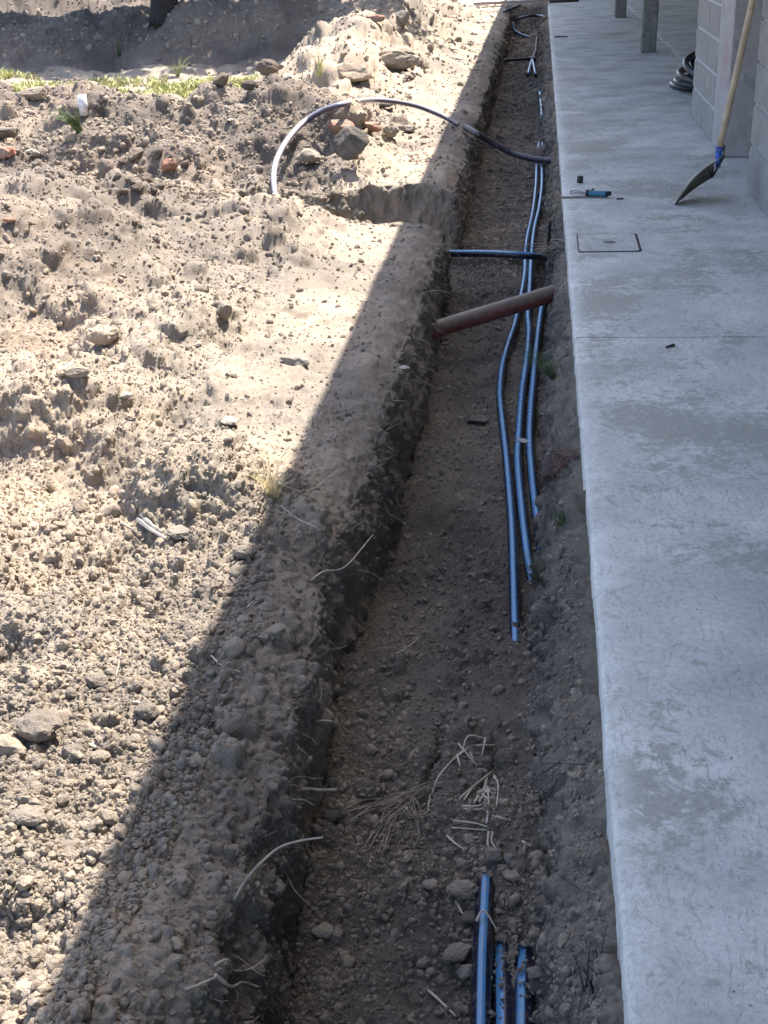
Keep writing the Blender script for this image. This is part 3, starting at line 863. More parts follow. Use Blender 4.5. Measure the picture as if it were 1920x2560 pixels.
# teal tool
zt = lambda x, y: ((1380 + x / 6.38) * .864, (400 + y / 6.38) * .864)
A = atZ(*zt(585, 530), .022); B = atZ(*zt(870, 540), .022)
tool = obj('pipe_tool', None, loc=A, label='teal handled tool with a wire loop and black collar on the floor', cat='tool')
mb = MB(); mb.tube(spline([A, A * .5 + B * .5, B], 5), .0155, 18, r2=.014); o = obj('grip', mb.mesh('grip', M_TEAL, True)); parent_keep(o, tool)
dA = (B - A).normalized()
mb = MB(); mb.tube([A - dA * .014, A - dA * .011, A - dA * .002, A], .019, 16); o = obj('collar', mb.mesh('collar', M_BLACK, True)); parent_keep(o, tool)
C2 = atZ(*zt(945, 530), .024)
mb = MB(); mb.tube(spline([B, B * .6 + C2 * .4, C2 * .9 + B * .1, C2], 4), .0148, 14, r2=.009); o = obj('nose', mb.mesh('nose', M_BLACK, True)); parent_keep(o, tool)
K = [atZ(*zt(x, y), z) for x, y, z in ((545, 545, .018), (470, 530, .014), (400, 515, .012), (330, 530, .006), (285, 518, .005), (320, 495, .008), (400, 488, .014), (480, 512, .018), (545, 530, .02))]
mb = MB(); mb.tube(spline(K, 6), .003, 8); o = obj('wire_loop', mb.mesh('wire_loop', M_WIRE, True)); parent_keep(o, tool)
mb = MB(); mb.tube([atZ(*zt(620, 490), .032), atZ(*zt(672, 462), .045)], .006, 8, r2=.004); o = obj('trigger', mb.mesh('trigger', M_BLACK, True)); parent_keep(o, tool)
# pegs, chips, twigs on floor
def stick(px0, py0, px1, py1, r, m, name, lab, cat, z=None):
    a, b = atZ(px0, py0, r if z is None else z), atZ(px1, py1, r if z is None else z)
    mb = MB(); mb.tube([a, a.lerp(b, .3) + Vector((0, 0, r * .3)), a.lerp(b, .7), b], r, 7, wob=.2)
    o = obj(name, mb.mesh(name, m, True), label=lab, cat=cat); to_origin(o, a); return o
stick(1440, 750, 1456, 745, .0045, M_TWIG, 'stick', 'short dark stick lying on the concrete just below the floor joint', 'stick')
stick(1332, 430, 1347, 429, .004, M_TWIG, 'stick', 'short dark chip of stick on the concrete right of the teal tool', 'stick')
stick(1383 * .0 + 1197 + 0, 80, 1226, 79, .008, M_TWIG, 'stick', 'long thin dark stick on the floor beside the far end of the trench', 'stick')

# ------------------------------------------------------------------ PIPES
def pipe(pts, r, m, lab, cat='pipe', group=None, stripe=(90, 38), name='water_pipe', seg=24, n=10):
    mb = MB(); mb.tube(spline(pts, n), r, seg, stripe)
    o = obj(name, mb.mesh(name, m, True, attr='stripe'), label=lab, cat=cat, group=group); to_origin(o, pts[0]); return o
def on_floor(L, r, lift=0):
    """polyline points resting on the trench floor"""
    out = []
    for (px, py, *dz) in L:
        h, _ = hit(px, py)
        z = -.40 + r if not dz else dz[0]
        out.append(atZ(px, py, z))
    return out
RP = .0160
ZF = -.378
G = 'blue striped water pipes in the trench'
pipe(on_floor([(1117, 1440, -.43), (1114, 1395, -.388), (1110, 1250, ZF), (1105, 1120, ZF), (1093, 980, ZF), (1084, 900, ZF), (1080, 850, ZF), (1086, 790, ZF), (1100, 740, ZF), (1113, 700, ZF), (1126, 640, ZF), (1134, 590, ZF), (1135, 550, ZF), (1140, 510, ZF), (1151, 460, ZF), (1158, 400, ZF), (1160, 345, ZF), (1163, 322, ZF), (1166, 300, -.44)], RP), RP, M_PIPE, 'long left-hand blue striped pipe bowing out to the left below the red-brown pipe', group=G, stripe=(98, 34))
pipe(on_floor([(1158, 1300, -.44), (1140, 1200, ZF - .015), (1128, 1100, ZF), (1119, 1000, ZF), (1122, 930, ZF), (1128, 850, ZF), (1138, 780, ZF), (1143, 720, ZF), (1141, 680, ZF), (1145, 620, ZF), (1148, 560, ZF), (1154, 500, ZF), (1165, 450, ZF), (1171, 400, ZF), (1171, 345, ZF), (1172, 318, ZF), (1174, 296, -.44)], RP), RP, M_PIPE, 'middle blue striped pipe passing under the red-brown pipe', group=G, stripe=(100, 36))
pipe(on_floor([(1190, 1330, -.45), (1178, 1250, -.395), (1165, 1150, ZF), (1152, 1050, ZF), (1145, 960, ZF), (1147, 890, ZF), (1153, 820, ZF), (1161, 740, ZF), (1167, 690, ZF), (1174, 650, -.38), (1182, 610, -.42)], RP), RP, M_PIPE, 'right-hand blue striped pipe hugging the bank below the red-brown pipe', group=G, stripe=(98, 38))
# near pipes
ZN = -.388
pipe(on_floor([(1053, 1820, -.44), (1052, 1850, -.40), (1050, 1900, ZN), (1045, 2000, ZN), (1041, 2100, ZN), (1039, 2212, ZN), (1037, 2330, ZN), (1035, 2600, ZN)], RP), .0195, M_PIPE, 'longest blue striped pipe at the bottom of the picture, starting under a clod', group=G, stripe=(88, 26))
pipe(on_floor([(1086, 2000, -.45), (1087, 2050, -.425), (1089, 2110, -.402), (1091, 2212, ZN - .002), (1091, 2330, ZN), (1092, 2600, ZN)], RP), .0195, M_PIPE, 'middle blue striped pipe at the bottom of the picture, dusted with crumbs', group=G, stripe=(58, 24))
pipe(on_floor([(1136, 2010, -.46), (1134, 2055, -.425), (1132, 2110, -.400), (1130, 2212, ZN), (1130, 2330, ZN), (1129, 2600, ZN)], RP), .0195, M_PIPE, 'rightmost blue striped pipe at the bottom of the picture', group=G, stripe=(72, 26))
# far pairs
for lab, L in (('left one of the two striped pipes between the far soil humps', [(1164, 185, -.44), (1166, 200, ZF + .028), (1170, 235, ZF + .028), (1171, 262, ZF + .028), (1171, 278, -.43)]),
               ('right one of the two striped pipes between the far soil humps', [(1168, 185, -.44), (1172, 200, ZF + .028), (1177, 235, ZF + .028), (1181, 262, ZF + .028), (1182, 278, -.43)]),
               ('left leg of the far forked pipes below the tee joint', [(1139, 172, -.44), (1141, 160, ZF + .028), (1145, 142, ZF + .028), (1149, 130, ZF + .028)]),
               ('right leg of the far forked pipes below the tee joint', [(1158, 172, -.44), (1156, 158, ZF + .028), (1153, 142, ZF + .028), (1150, 130, ZF + .028)]),
               ('dusty pipe climbing from the far tee joint', [(1150, 129, ZF + .028), (1153, 120, ZF + .028), (1157, 108, ZF + .028), (1158, 95, ZF + .028 + .02), (1160, 82, ZF + .028 + .02), (1166, 68, -.42)]),
               ('pale striped pipe at the far end of the trench', [(1145, 14, -.30), (1150, 22, -.32), (1155, 32, ZF + .028), (1160, 42, ZF + .028), (1164, 50, -.44)])):
    pipe(on_floor(L, RP), RP * (1.15 if 'dusty' not in lab else 1), M_DUSTY if 'dusty' in lab else M_PIPE, lab, group=G, stripe=(95, 48), seg=12, n=5)
# far crosswise pipe with tee
a = atZ(1086, 131, -.33); b = atZ(1150, 127, -.35)
pipe([a - Vector((.1, 0, 0)), a.lerp(b, .5), b], .02, M_PIPE, 'far crosswise pipe joining the tee from the left trench wall', stripe=(110, 20), seg=12)
mb = MB(); mb.tube([b - Vector((.06, 0, 0)), b - Vector((.058, 0, 0)), b + Vector((.045, 0, 0)), b + Vector((.05, 0, 0))], .03, 12); mb.tube([b - Vector((0, .12, 0)), b + Vector((0, .08, .0))], .03, 12)
mb.tube([b - Vector((-.03, .2, 0)), b - Vector((.0, .1, 0))], .026, 12)
o = obj('tee_joint', mb.mesh('tee_joint', M_BLACK, True), label='black tee joint where the far pipes meet', cat='joint'); to_origin(o, b)
# loop in the far trench
LP = [(1205, 42, -.10), (1165, 34, -.12), (1135, 36, -.12), (1115, 44, -.2), (1109, 56, -.28), (1114, 68, -.33), (1128, 76, -.36), (1145, 81, -.37), (1160, 84, -.38)]
pipe([atZ(x, y, z) for x, y, z in LP], .021, M_PIPE, 'dark hose loop curving across the far end of the trench', cat='hose', name='hose_loop', stripe=(60, 30), seg=14)
LP = [(1083, 26, -.06), (1095, 22, .0), (1110, 17, .03), (1122, 12, .05)]
pipe([atZ(x, y, z) for x, y, z in LP], .026, M_BLACKPIPE, 'short black pipe end with a blue cap, leaning at the end of the trench', name='pipe_end', stripe=None, seg=12)
a = atZ(1076, 28, -.05); b = atZ(1084, 26, -.05)
# dark pipe crossing to the slab
pipe([atZ(1005, 275, .0), atZ(1030, 289, .01), atZ(1045, 298, -.03), atZ(1080, 318, -.10), atZ(1115, 334, -.15), atZ(1155, 344, -.16), atZ(1203, 348, -.14), atZ(1225, 348, -.15)], .0215, M_BLACKPIPE, 'dark sagging pipe crossing the trench into the bank under the floor', stripe=None)
# blue-black crossing pipe
pipe([atZ(945, 547, -.20), atZ(970, 547.5, -.20), atZ(1060, 548, -.19), atZ(1130, 552, -.20), atZ(1157, 554, -.22), atZ(1175, 560, -.27)], .0185, M_PIPE, 'straight blue-black pipe crossing the trench above the red-brown pipe', stripe=(62, 30))  # stripe here paints the blue highlight on the upper near side
# red-brown drain pipe
a = atZ(925, 716, -.26); b = atZ(1215, 628, -.185)
pipe([a, a.lerp(b, .35), a.lerp(b, .7), b], .0385, M_RED, 'thick muddy red-brown drain pipe crossing the trench', name='drain_pipe', stripe=None, seg=32)
# black stub
a = atZ(1185, 523, -.20); b = a + Vector((.006, .01, .115))
pipe([a - Vector((0, 0, .06)), a, b], .0095, M_BLACK, 'short black stub standing up from the bank', name='pipe_stub', stripe=None, seg=12)
# arc pipe over the side ditch
ga, _ = hit(600, 470)
ARC = [(606, 480, 6.50), (598, 445, 6.52), (592, 405, 6.6), (592, 370, 6.75), (602, 335, 7.1), (625, 297, 7.4), (655, 265, 7.75), (695, 240, 8.1), (745, 224, 8.5), (800, 216, 8.85), (850, 219, 9.1), (900, 229, 9.25), (945, 246, 9.3), (972, 259, 9.3), (990, 270, 9.28)]
pipe([atY(x, y, min(yy, hit(x, y)[0].y - .10) if 2 < i_ < 12 else yy) for i_, (x, y, yy) in enumerate(ARC)], .0175, M_ARC, 'sunlit pipe arching over the heap from the side ditch to the trench lip', name='arched_pipe', stripe=(75, 62), seg=20)

# coil by the wall
def coil():
    root = obj('pipe_coil', None, loc=(1.25, 10.75, 0), label='stack of coiled black pipe half hidden behind the block wall', cat='pipe coil')
    zz = lambda x, y: ((1500 + x / 3.95) * .864, (y / 3.95) * .864)
    for (px, py, z, R, tilt, roll) in ((716, 835, .03, .44, 0, 0), (755, 815, .08, .30, .03, .03), (785, 760, .13, .40, .10, .05), (845, 670, .22, .40, .22, .06), (905, 670, .20, .30, .25, .1)):
        e = atZ(*zz(px, py), z)
        c = e + Vector((R, 0, 0))
        mb = MB(); pts = []
        for k in range(41):
            a = 2 * math.pi * k / 40
            v = Vector((math.cos(a) * R, math.sin(a) * R, 0))
            v.rotate(Euler((tilt, roll, 0)))
            pts.append(c + v + Vector((0, 0, .0)))
        mb.tube(pts, .027, 14, (170, 14), cap=False)
        o = obj('coil_turn', mb.mesh('coil_turn', M_COIL, True, attr='stripe')); parent_keep(o, root)
coil()

# ------------------------------------------------------------------ FAR BITS
a = atZ(1025, 10, .02); b = atZ(1225, 2, .06)
mb = MB(); d = (b - a).normalized(); s = Vector((-d.y, d.x, 0)) * .05
V = [a - s, b - s, b + s, a + s]; V = V + [v + Vector((0, 0, .04)) for v in V]
mb.add(V, [(0, 3, 2, 1), (4, 5, 6, 7), (0, 1, 5, 4), (1, 2, 6, 5), (2, 3, 7, 6), (3, 0, 4, 7)])
o = obj('plank', mb.mesh('plank', M_PLANK, bevel=.004), label='weathered plank laid across the far end of the trench', cat='plank'); to_origin(o, a)
a = atZ(1187, 3, .13); b = atZ(1250, 0, .13)
mb = MB(); mb.tube([a, b], .03, 8); o = obj('iron_bar', mb.mesh('iron_bar', M_TWIG, True), label='dark bar end lying on the far floor at the top of the picture', cat='bar'); to_origin(o, a)

# tree: trunk in view, crown above the frame
def tree(bx, by, h, crown_r, seed, lab, ncl=150, trunk_r=.17, ctr=(0, 0)):
    rr = random.Random(seed)
    z0 = top(bx, by) - .08
    root = obj('tree', None, loc=(bx, by, z0), label=lab, cat='tree')
    mb = MB()
    pts = spline([(bx, by, z0), (bx + .03, by, z0 + .4), (bx - .05, by + .05, z0 + 1.2), (bx + .05, by, z0 + h * .55), (bx, by, z0 + h * .9)], 6)
    mb.tube(pts, trunk_r * 1.15, 14, r2=trunk_r * .4, wob=.05)
    o = obj('trunk', mb.mesh('trunk', M_BARK, True)); parent_keep(o, root)
    cr = MB()
    for k in range(9):
        a = rr.uniform(0, 6.28); s = Vector((bx, by, z0 + h * rr.uniform(.4, .7)))
        e = s.lerp(Vector((ctr[0], ctr[1], z0 + h * .82)), .5) + Vector((math.cos(a), math.sin(a), rr.uniform(.2, .5))) * crown_r * .5
        br = MB(); br.tube(spline([s, s.lerp(e, .5) + Vector((0, 0, .15)), e], 4), .05, 6, r2=.015)
        o = obj('branch', br.mesh('branch', M_BARK, True)); parent_keep(o, root)
    c = Vector((ctr[0], ctr[1], z0 + h * .82))
    for k in range(ncl):
        v = Vector((rr.gauss(0, 1), rr.gauss(0, 1), rr.gauss(0, 1))).normalized() * crown_r * rr.uniform(.25, 1) ** .6
        v.z *= .5; v.y *= .62; v.x *= 1.2
        cc = c + v
        for _ in range(45):
            q = cc + Vector((rr.gauss(0, .22), rr.gauss(0, .22), rr.gauss(0, .16)))
            s = rr.uniform(.07, .13)
            e = Euler((rr.uniform(-.9, .9), rr.uniform(-.9, .9), rr.uniform(0, 6.28)))
            vs = [Vector((-s, 0, 0)), Vector((0, -s * .45, s * .1)), Vector((s, 0, 0)), Vector((0, s * .45, s * .1))]
            for w in vs: w.rotate(e)
            cr.add([q + w for w in vs], [(0, 1, 2, 3)])
    o = obj('crown', cr.mesh('crown', M_LEAF)); parent_keep(o, root)
tp = hit(354, 37)[0]
tree(tp.x, tp.y, 4.4, 2.9, 3, 'dark tree trunk rising behind the shaded heap at the top left', 300, .17, (-3.7, 16.5))
tree(tp.x - 4.0, tp.y + .9, 4.4, 2.6, 4, 'second tree standing out of the frame left of the dark trunk', 220, .17, (-7.6, 16.2))

# ------------------------------------------------------------------ ROCKS AND CLODS
def clod_mesh(seed, m, sub=3, amp=.35, planes=0, flat=1.0):
    rr = random.Random(seed)
    bm = bmesh.new(); bmesh.ops.create_icosphere(bm, subdivisions=sub, radius=1)
    vs = np.array([v.co for v in bm.verts])
    r = np.ones(len(vs))
    if planes:
        pn = np.array([[rr.gauss(0, 1) for _ in range(3)] for _ in range(planes)]); pn /= np.linalg.norm(pn, axis=1)[:, None]
        hh = np.array([rr.uniform(.62, .95) for _ in range(planes)])
        dt = vs @ pn.T
        r = np.minimum(1.15, np.min(np.where(dt > .05, hh / np.maximum(dt, .05), 9), axis=1))
    r = r * (1 + amp * fbm(vs + seed * 7.3, .9, 4, seed, .55))
    r = r * (1 + .13 * fbm(vs + seed * 2.3, .34, 4, seed + 5, .6))
    r = r + (.22 if planes else .6) * bumps((vs + seed * 3.1), .42, seed, .8, .25, .55)
    out = vs * r[:, None] * np.array([1, rr.uniform(.75, 1), rr.uniform(.6, .85) * flat])
    for v, c in zip(bm.verts, out): v.co = Vector(c)
    me = bpy.data.meshes.new('clod'); bm.to_mesh(me); bm.free()
    me.materials.append(m); me.polygons.foreach_set('use_smooth', [not planes] * len(me.polygons))
    return me
CL = [clod_mesh(i, M_CLOD, 3) for i in range(8)]
CLA = [clod_mesh(20 + i, M_CLOD, 3, .16, 12) for i in range(5)]
CD = [clod_mesh(40 + i, M_DARKCLOD, 3, .22, 10) for i in range(4)]
def rock(px, py, size, m, lab, name='stone', cat='stone', dims=(1, .8, .7), rz=0, rx=0, ry=0, sink=.35, seed=1, planes=11, amp=.12):
    """size = half-width in photo px (1659 wide)"""
    h, n = hit(px, py)
    dist = (h - CP).length
    r = size * 768 / 1659 * dist / F
    me = clod_mesh(seed, m, 4, amp, planes)
    me.polygons.foreach_set('use_smooth', [True] * len(me.polygons))
    try: me.set_sharp_from_angle(angle=math.radians(28))
    except Exception: pass
    o = obj(name, me, loc=h + Vector((0, 0, r * dims[2] * (1 - sink * 2))), rot=(rx, ry, rz), scale=(r * dims[0], r * dims[1], r * dims[2]), label=lab, cat=cat)
    return o
rock(640, 782, 34, M_STONE, 'pale oblong stone on the sunlit soil near the shade line', dims=(1, .7, .55), seed=101, rz=-.4)
rock(486, 690, 21, M_STONE, 'upright blocky grey-brown stone standing on the slope of the near heap', dims=(.8, .8, 1.3), seed=102, sink=.15)
rock(495, 912, 26, M_WHITE, 'flat pale stone on top of small clods in the sun', dims=(1, .8, .4), seed=103)
rock(518, 624, 12, M_WHITE, 'small white stone high on the near heap', dims=(1, .8, .7), seed=104)
rock(88, 1592, 46, M_CLOD, 'largest sunlit clod at the left edge, casting a dark shadow', 'soil_clod', 'clod', (1.05, .85, .75), seed=105, planes=0, amp=.3, sink=.1)
rock(62, 1775, 36, M_CLOD, 'pale smooth clod at the lower left edge of the picture', 'soil_clod', 'clod', (1, .8, .6), seed=106, planes=0, amp=.25, sink=.15)
rock(218, 1645, 22, M_CLOD, 'small round clod right below the largest sunlit clod', 'soil_clod', 'clod', (1, .9, .7), seed=107, planes=0, sink=.1)
rock(320, 1545, 24, M_CLOD, 'pointed sunlit clod left of the shade line, beside a rusty fragment', 'soil_clod', 'clod', (1, .9, .8), seed=108, planes=8, sink=.1)
rock(255, 1556, 10, M_ORANGE, 'tiny orange brick crumb beside the pointed clod', 'brick_fragment', 'brick', seed=109, sink=.0)
rock(205, 1610, 20, M_WHITE, 'white angular chip below the largest clod', 'stone', 'stone', (1.1, .7, .4), seed=110)
rock(385, 1165, 24, M_STONE, 'pale stone beside the grey wood splinters', dims=(1, .9, .8), seed=111, sink=.1)
rock(528, 1205, 25, M_CLOD, 'rounded clod on the shade line below the dry grass tuft', 'soil_clod', 'clod', seed=112, planes=0, sink=.1)
rock(603, 1380, 22, M_CLOD, 'larger of a touching pair of clods in the shade beside the trench', 'soil_clod', 'clod', seed=113, planes=8, sink=.05, dims=(1, .9, .9))
rock(572, 1388, 15, M_CLOD, 'smaller of a touching pair of clods in the shade beside the trench', 'soil_clod', 'clod', seed=114, planes=8, sink=.05)
rock(210, 1480, 22, M_CLOD, 'blocky sunlit clod above the largest clod', 'soil_clod', 'clod', seed=115, planes=8, sink=.1)
rock(1066, 1860, 22, M_STONE, 'grey stone capping the end of the longest near pipe', dims=(1, .9, .7), seed=116, sink=.0)
rock(718, 1775, 22, M_DSTONE, 'egg-shaped dark stone at the foot of the trench wall', dims=(1, .8, .8), seed=117, planes=0, amp=.15, sink=.05)
rock(1052, 1312, 17, M_DSTONE, 'dark upright stone near the end of the long left-hand pipe', dims=(.8, .7, 1.1), seed=118, sink=.05)
rock(1067, 1366, 14, M_DSTONE, 'dark round stone just left of the end of the long left-hand pipe', seed=119, sink=.05)
rock(1035, 914, 24, M_DSTONE, 'flat dark stone half buried in the trench floor', dims=(1.1, .8, .5), seed=120, sink=.2)
rock(1000, 1935, 30, M_CLOD, 'big broken clod left of the longest near pipe', 'soil_clod', 'clod', (1.1, .8, .7), seed=121, planes=0, amp=.4, sink=.1)
rock(990, 2070, 30, M_STONE, 'oblong grey stone beside the longest near pipe', dims=(1.1, .6, .6), seed=122, sink=.05, rz=.4, planes=9)
rock(1006, 2112, 20, M_STONE, 'blocky grey stone below the oblong one by the pipe', dims=(.8, .9, .9), seed=123, sink=.05, planes=9)
rock(1020, 1990, 20, M_DSTONE, 'dark stone between the broken clod and the longest near pipe', seed=124, sink=.05)
rock(930, 1918, 16, M_CLOD, 'round clod on the trench floor left of the broken clod', 'soil_clod', 'clod', seed=125, planes=0, sink=.05)
rock(698, 2012, 20, M_WHITE, 'pale crumbly stone at the foot of the trench wall, bottom', dims=(1, 1, .5), seed=126)
rock(1108, 1900, 16, M_CLOD, 'clod right of the pipe-capping stone', 'soil_clod', 'clod', seed=127, planes=8, sink=.0)
rock(1085, 1880, 12, M_CLOD, 'small clod touching the pipe-capping stone', 'soil_clod', 'clod', seed=128, planes=8, sink=.0)
rock(1135, 2048, 11, M_CLOD, 'small round clod on the end of the rightmost near pipe', 'soil_clod', 'clod', seed=129, planes=0, sink=-.3)
rock(1100, 2070, 12, M_CLOD, 'crumbling clod lying on the middle near pipe', 'soil_clod', 'clod', seed=130, planes=0, sink=-.3)
rock(1083, 2035, 12, M_CLOD, 'clod between the longest and the middle near pipe', 'soil_clod', 'clod', seed=131, planes=0, sink=-.1)
rock(1160, 2110, 20, M_DSTONE, 'brown stone in the bank beside the rightmost near pipe', seed=132, sink=.2)
# rubble around the arc
rock(762, 360, 36, M_DSTONE, 'tall dark slab of stone leaning under the arched pipe', dims=(.9, .35, 1.25), seed=140, sink=-.02, planes=8, amp=.05, rx=-.3)
rock(664, 358, 27, M_STONE, 'angular tan stone left of the tall dark slab', dims=(1, .7, .8), seed=141, sink=.05, planes=8)
rock(735, 292, 29, M_BRICK, 'reddish brick chunk above the tall dark slab', 'brick_fragment', 'brick', dims=(1, .8, .7), seed=142, sink=.05, planes=7)
rock(800, 290, 24, M_BRICK, 'crumbling brick chunk right of the reddish one', 'brick_fragment', 'brick', dims=(1, .8, .8), seed=143, sink=.1)
rock(848, 300, 20, M_STONE, 'brown blocky stone under the right half of the arched pipe', dims=(.8, .7, 1), seed=144, sink=.05, planes=7)
rock(880, 285, 18, M_STONE, 'pale flat stone right of the blocky one under the arch', dims=(1.1, .7, .5), seed=145, sink=.05)
rock(830, 236, 19, M_DSTONE, 'brown flat stone just below the top of the arched pipe', dims=(1.2, .7, .5), seed=146, sink=.05)
rock(815, 50, 14, M_BRICK, 'brick-coloured cube fragment high on the far heap', 'brick_fragment', 'brick', seed=147, sink=0, planes=7)
rock(858, 148, 42, M_CLOD, 'huge overhanging soil lump on the heap right of the grass', 'soil_clod', 'clod', (1.1, .8, .7), seed=148, planes=0, amp=.3, sink=.2)
rock(765, 175, 36, M_CLOD, 'ridged soil lump left of the huge one on the heap', 'soil_clod', 'clod', (1.1, .7, .7), seed=149, planes=9, amp=.2, sink=.2)
rock(870, 58, 17, M_STONE, 'pale pointed stone on the far heap', dims=(.9, .8, 1), seed=150, sink=.05)
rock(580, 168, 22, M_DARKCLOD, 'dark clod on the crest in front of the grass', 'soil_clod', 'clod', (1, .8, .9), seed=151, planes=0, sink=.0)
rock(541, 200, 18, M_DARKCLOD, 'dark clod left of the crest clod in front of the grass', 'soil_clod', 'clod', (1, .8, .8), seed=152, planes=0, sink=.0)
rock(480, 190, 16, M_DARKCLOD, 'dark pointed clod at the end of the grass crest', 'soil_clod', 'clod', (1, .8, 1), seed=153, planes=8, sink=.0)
rock(78, 218, 24, M_CLOD, 'tan boulder-like clod on the crest at the left', 'soil_clod', 'clod', (1.2, .8, .75), seed=154, planes=9, sink=.1)
rock(12, 345, 20, M_ORANGE, 'orange brick piece at the left edge', 'brick_fragment', 'brick', (1, .8, .9), seed=155, sink=.1)
rock(70, 333, 11, M_WHITE, 'white chip beside the orange brick piece', dims=(1.2, .7, .5), seed=156, sink=0)
rock(370, 375, 19, M_BRICK, 'red-brown brick piece beside the dark clods', 'brick_fragment', 'brick', (.9, .8, 1), seed=157, sink=.05)
rock(20, 480, 12, M_ORANGE, 'orange brick crumb on the near heap at the left edge', 'brick_fragment', 'brick', (1.2, .8, .5), seed=158, sink=.1)
rock(5, 300, 30, M_DSTONE, 'dark wooden-looking slab at the left edge above the brick', dims=(1.3, .6, .6), seed=159, sink=.1, planes=7)
rock(500, 262, 11, M_STONE, 'squarish pale flake on the middle heap', dims=(1, 1, .3), seed=160, sink=0)
rock(225, 740, 34, M_CLOD, 'large crusted lump on the near heap', 'soil_clod', 'clod', (1, .8, .8), seed=161, planes=0, amp=.35, sink=.2)
rock(170, 815, 24, M_CLOD, 'pale wedge-shaped clod below the crusted lump', 'soil_clod', 'clod', (1.1, .8, .6), seed=162, planes=8, sink=.1)
rock(272, 860, 16, M_WHITE, 'small whitish chip in the hollow of the near heap', dims=(1.2, .7, .5), seed=163, sink=0)
# dark clods in the hollow
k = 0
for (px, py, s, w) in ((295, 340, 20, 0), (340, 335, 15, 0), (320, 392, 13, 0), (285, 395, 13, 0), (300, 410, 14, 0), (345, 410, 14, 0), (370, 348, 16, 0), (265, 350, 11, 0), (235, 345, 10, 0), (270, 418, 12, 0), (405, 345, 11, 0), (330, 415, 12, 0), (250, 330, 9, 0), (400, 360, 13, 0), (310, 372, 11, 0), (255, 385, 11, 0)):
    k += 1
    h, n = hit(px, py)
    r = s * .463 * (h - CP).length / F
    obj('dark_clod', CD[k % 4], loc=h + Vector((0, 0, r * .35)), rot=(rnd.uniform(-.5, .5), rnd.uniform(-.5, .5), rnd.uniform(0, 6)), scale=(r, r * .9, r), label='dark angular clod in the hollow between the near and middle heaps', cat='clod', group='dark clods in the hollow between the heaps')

# white pipe stump on the crest
h, n = hit(180, 237)
mb = MB(); mb.tube([h - Vector((0, 0, .03)), h + Vector((.01, -.02, .09))], .03, 20)
o = obj('pipe_stump', mb.mesh('pipe_stump', plain('white_plastic', (.7, .7, .72), .4), True), label='white plastic pipe stump sticking up on the middle heap', cat='pipe'); to_origin(o, h)

# ---- scattered clods: about 200 single ones, then the crumbs as stuff
rs = np.random.RandomState(5)
Rn, Cn = GP.shape[:2]
def sample(n, cA, cB, rA=9, rB=None):
    rB = rB or Rn - 10
    i = rs.randint(rA, rB, n); j = rs.randint(cA, cB, n)
    a = rs.rand(n)[:, None]; b = rs.rand(n)[:, None]
    p = GP[i, j] * (1 - a) * (1 - b) + GP[i + 1, j] * a * (1 - b) + GP[i, j + 1] * (1 - a) * b + GP[i + 1, j + 1] * a * b
    return p, GN_[i, j]
lipc = c1 + cnw
def grassmask(p):
    return (p[:, 1] > 10.6) & (p[:, 1] < 14.2) & (p[:, 0] < -2.5)
def pathmask(p):
    return (p[:, 0] > -1.05) & (p[:, 1] > 3.0) & (p[:, 0] < -.5)
def vis(p, n):
    """inside the frame (camera space test)"""
    q = (p - np.array([0, 0, CH])) @ RC
    u = q[:, 0] / -q[:, 2] * F + 384; v = 512 - q[:, 1] / -q[:, 2] * F
    return (u > -10) & (u < 778) & (v > -10) & (v < 1034)
def scatter_single(n, cA, cB, smin, smax, lab, grp, meshes, rB=None):
    p, nn = sample(n * 6, cA, cB, rB=rB)
    ok = vis(p, nn) & ~grassmask(p) & (rs.rand(len(p)) > .8 * pathmask(p))
    p = p[ok][:n]; nn = nn[ok][:n]
    for q, m_ in zip(p, nn):
        d = np.linalg.norm(q - np.array([0, 0, CH]))
        s = smin + (smax - smin) * rs.rand() ** 2.6
        s *= max(1, d / 6) ** .6
        r = Vector(q + m_ * s * .2)
        if lab is None: _, lb_, gp_ = next(z for z in ZONES if z[0](q))
        else: lb_, gp_ = lab, grp
        obj('soil_clod', meshes[rs.randint(len(meshes))], loc=r, rot=tuple(rs.uniform(-3, 3, 3)), scale=tuple(s * rs.uniform(.8, 1.2, 3)), label=lb_, cat='clod', group=gp_)
ZONES = [(lambda q: q[1] < 1.9, 'crumbly clod on the bright soil at the lower left of the picture', 'clods at the lower left'),
         (lambda q: q[1] < 2.9, 'crumbly clod on the sunlit ground between the wood splinters and the largest clod', 'clods on the near sunlit ground'),
         (lambda q: q[1] < 4.2, 'dry clod on the foot of the near heap', 'clods at the foot of the near heap'),
         (lambda q: q[1] < 6.3, 'dry clod on the slope of the near heap', 'clods on the slope of the near heap'),
         (lambda q: q[1] < 10.3, 'clod on the face of the middle heap behind the side ditch', 'clods on the middle heap'),
         (lambda q: True, 'clod on the far heaps beyond the grass', 'clods on the far heaps')]
scatter_single(190, c0, c1, .010, .030, None, None, CL + CLA)
scatter_single(30, c1, c1 + 25, .008, .018, 'small clod at the rim of the trench', 'clods along the trench rim', CL + CLA)
scatter_single(80, lipc, lipc + cnf, .007, .019, 'grey clod on the trench floor', 'clods on the trench floor', CL + CLA, rB=700)

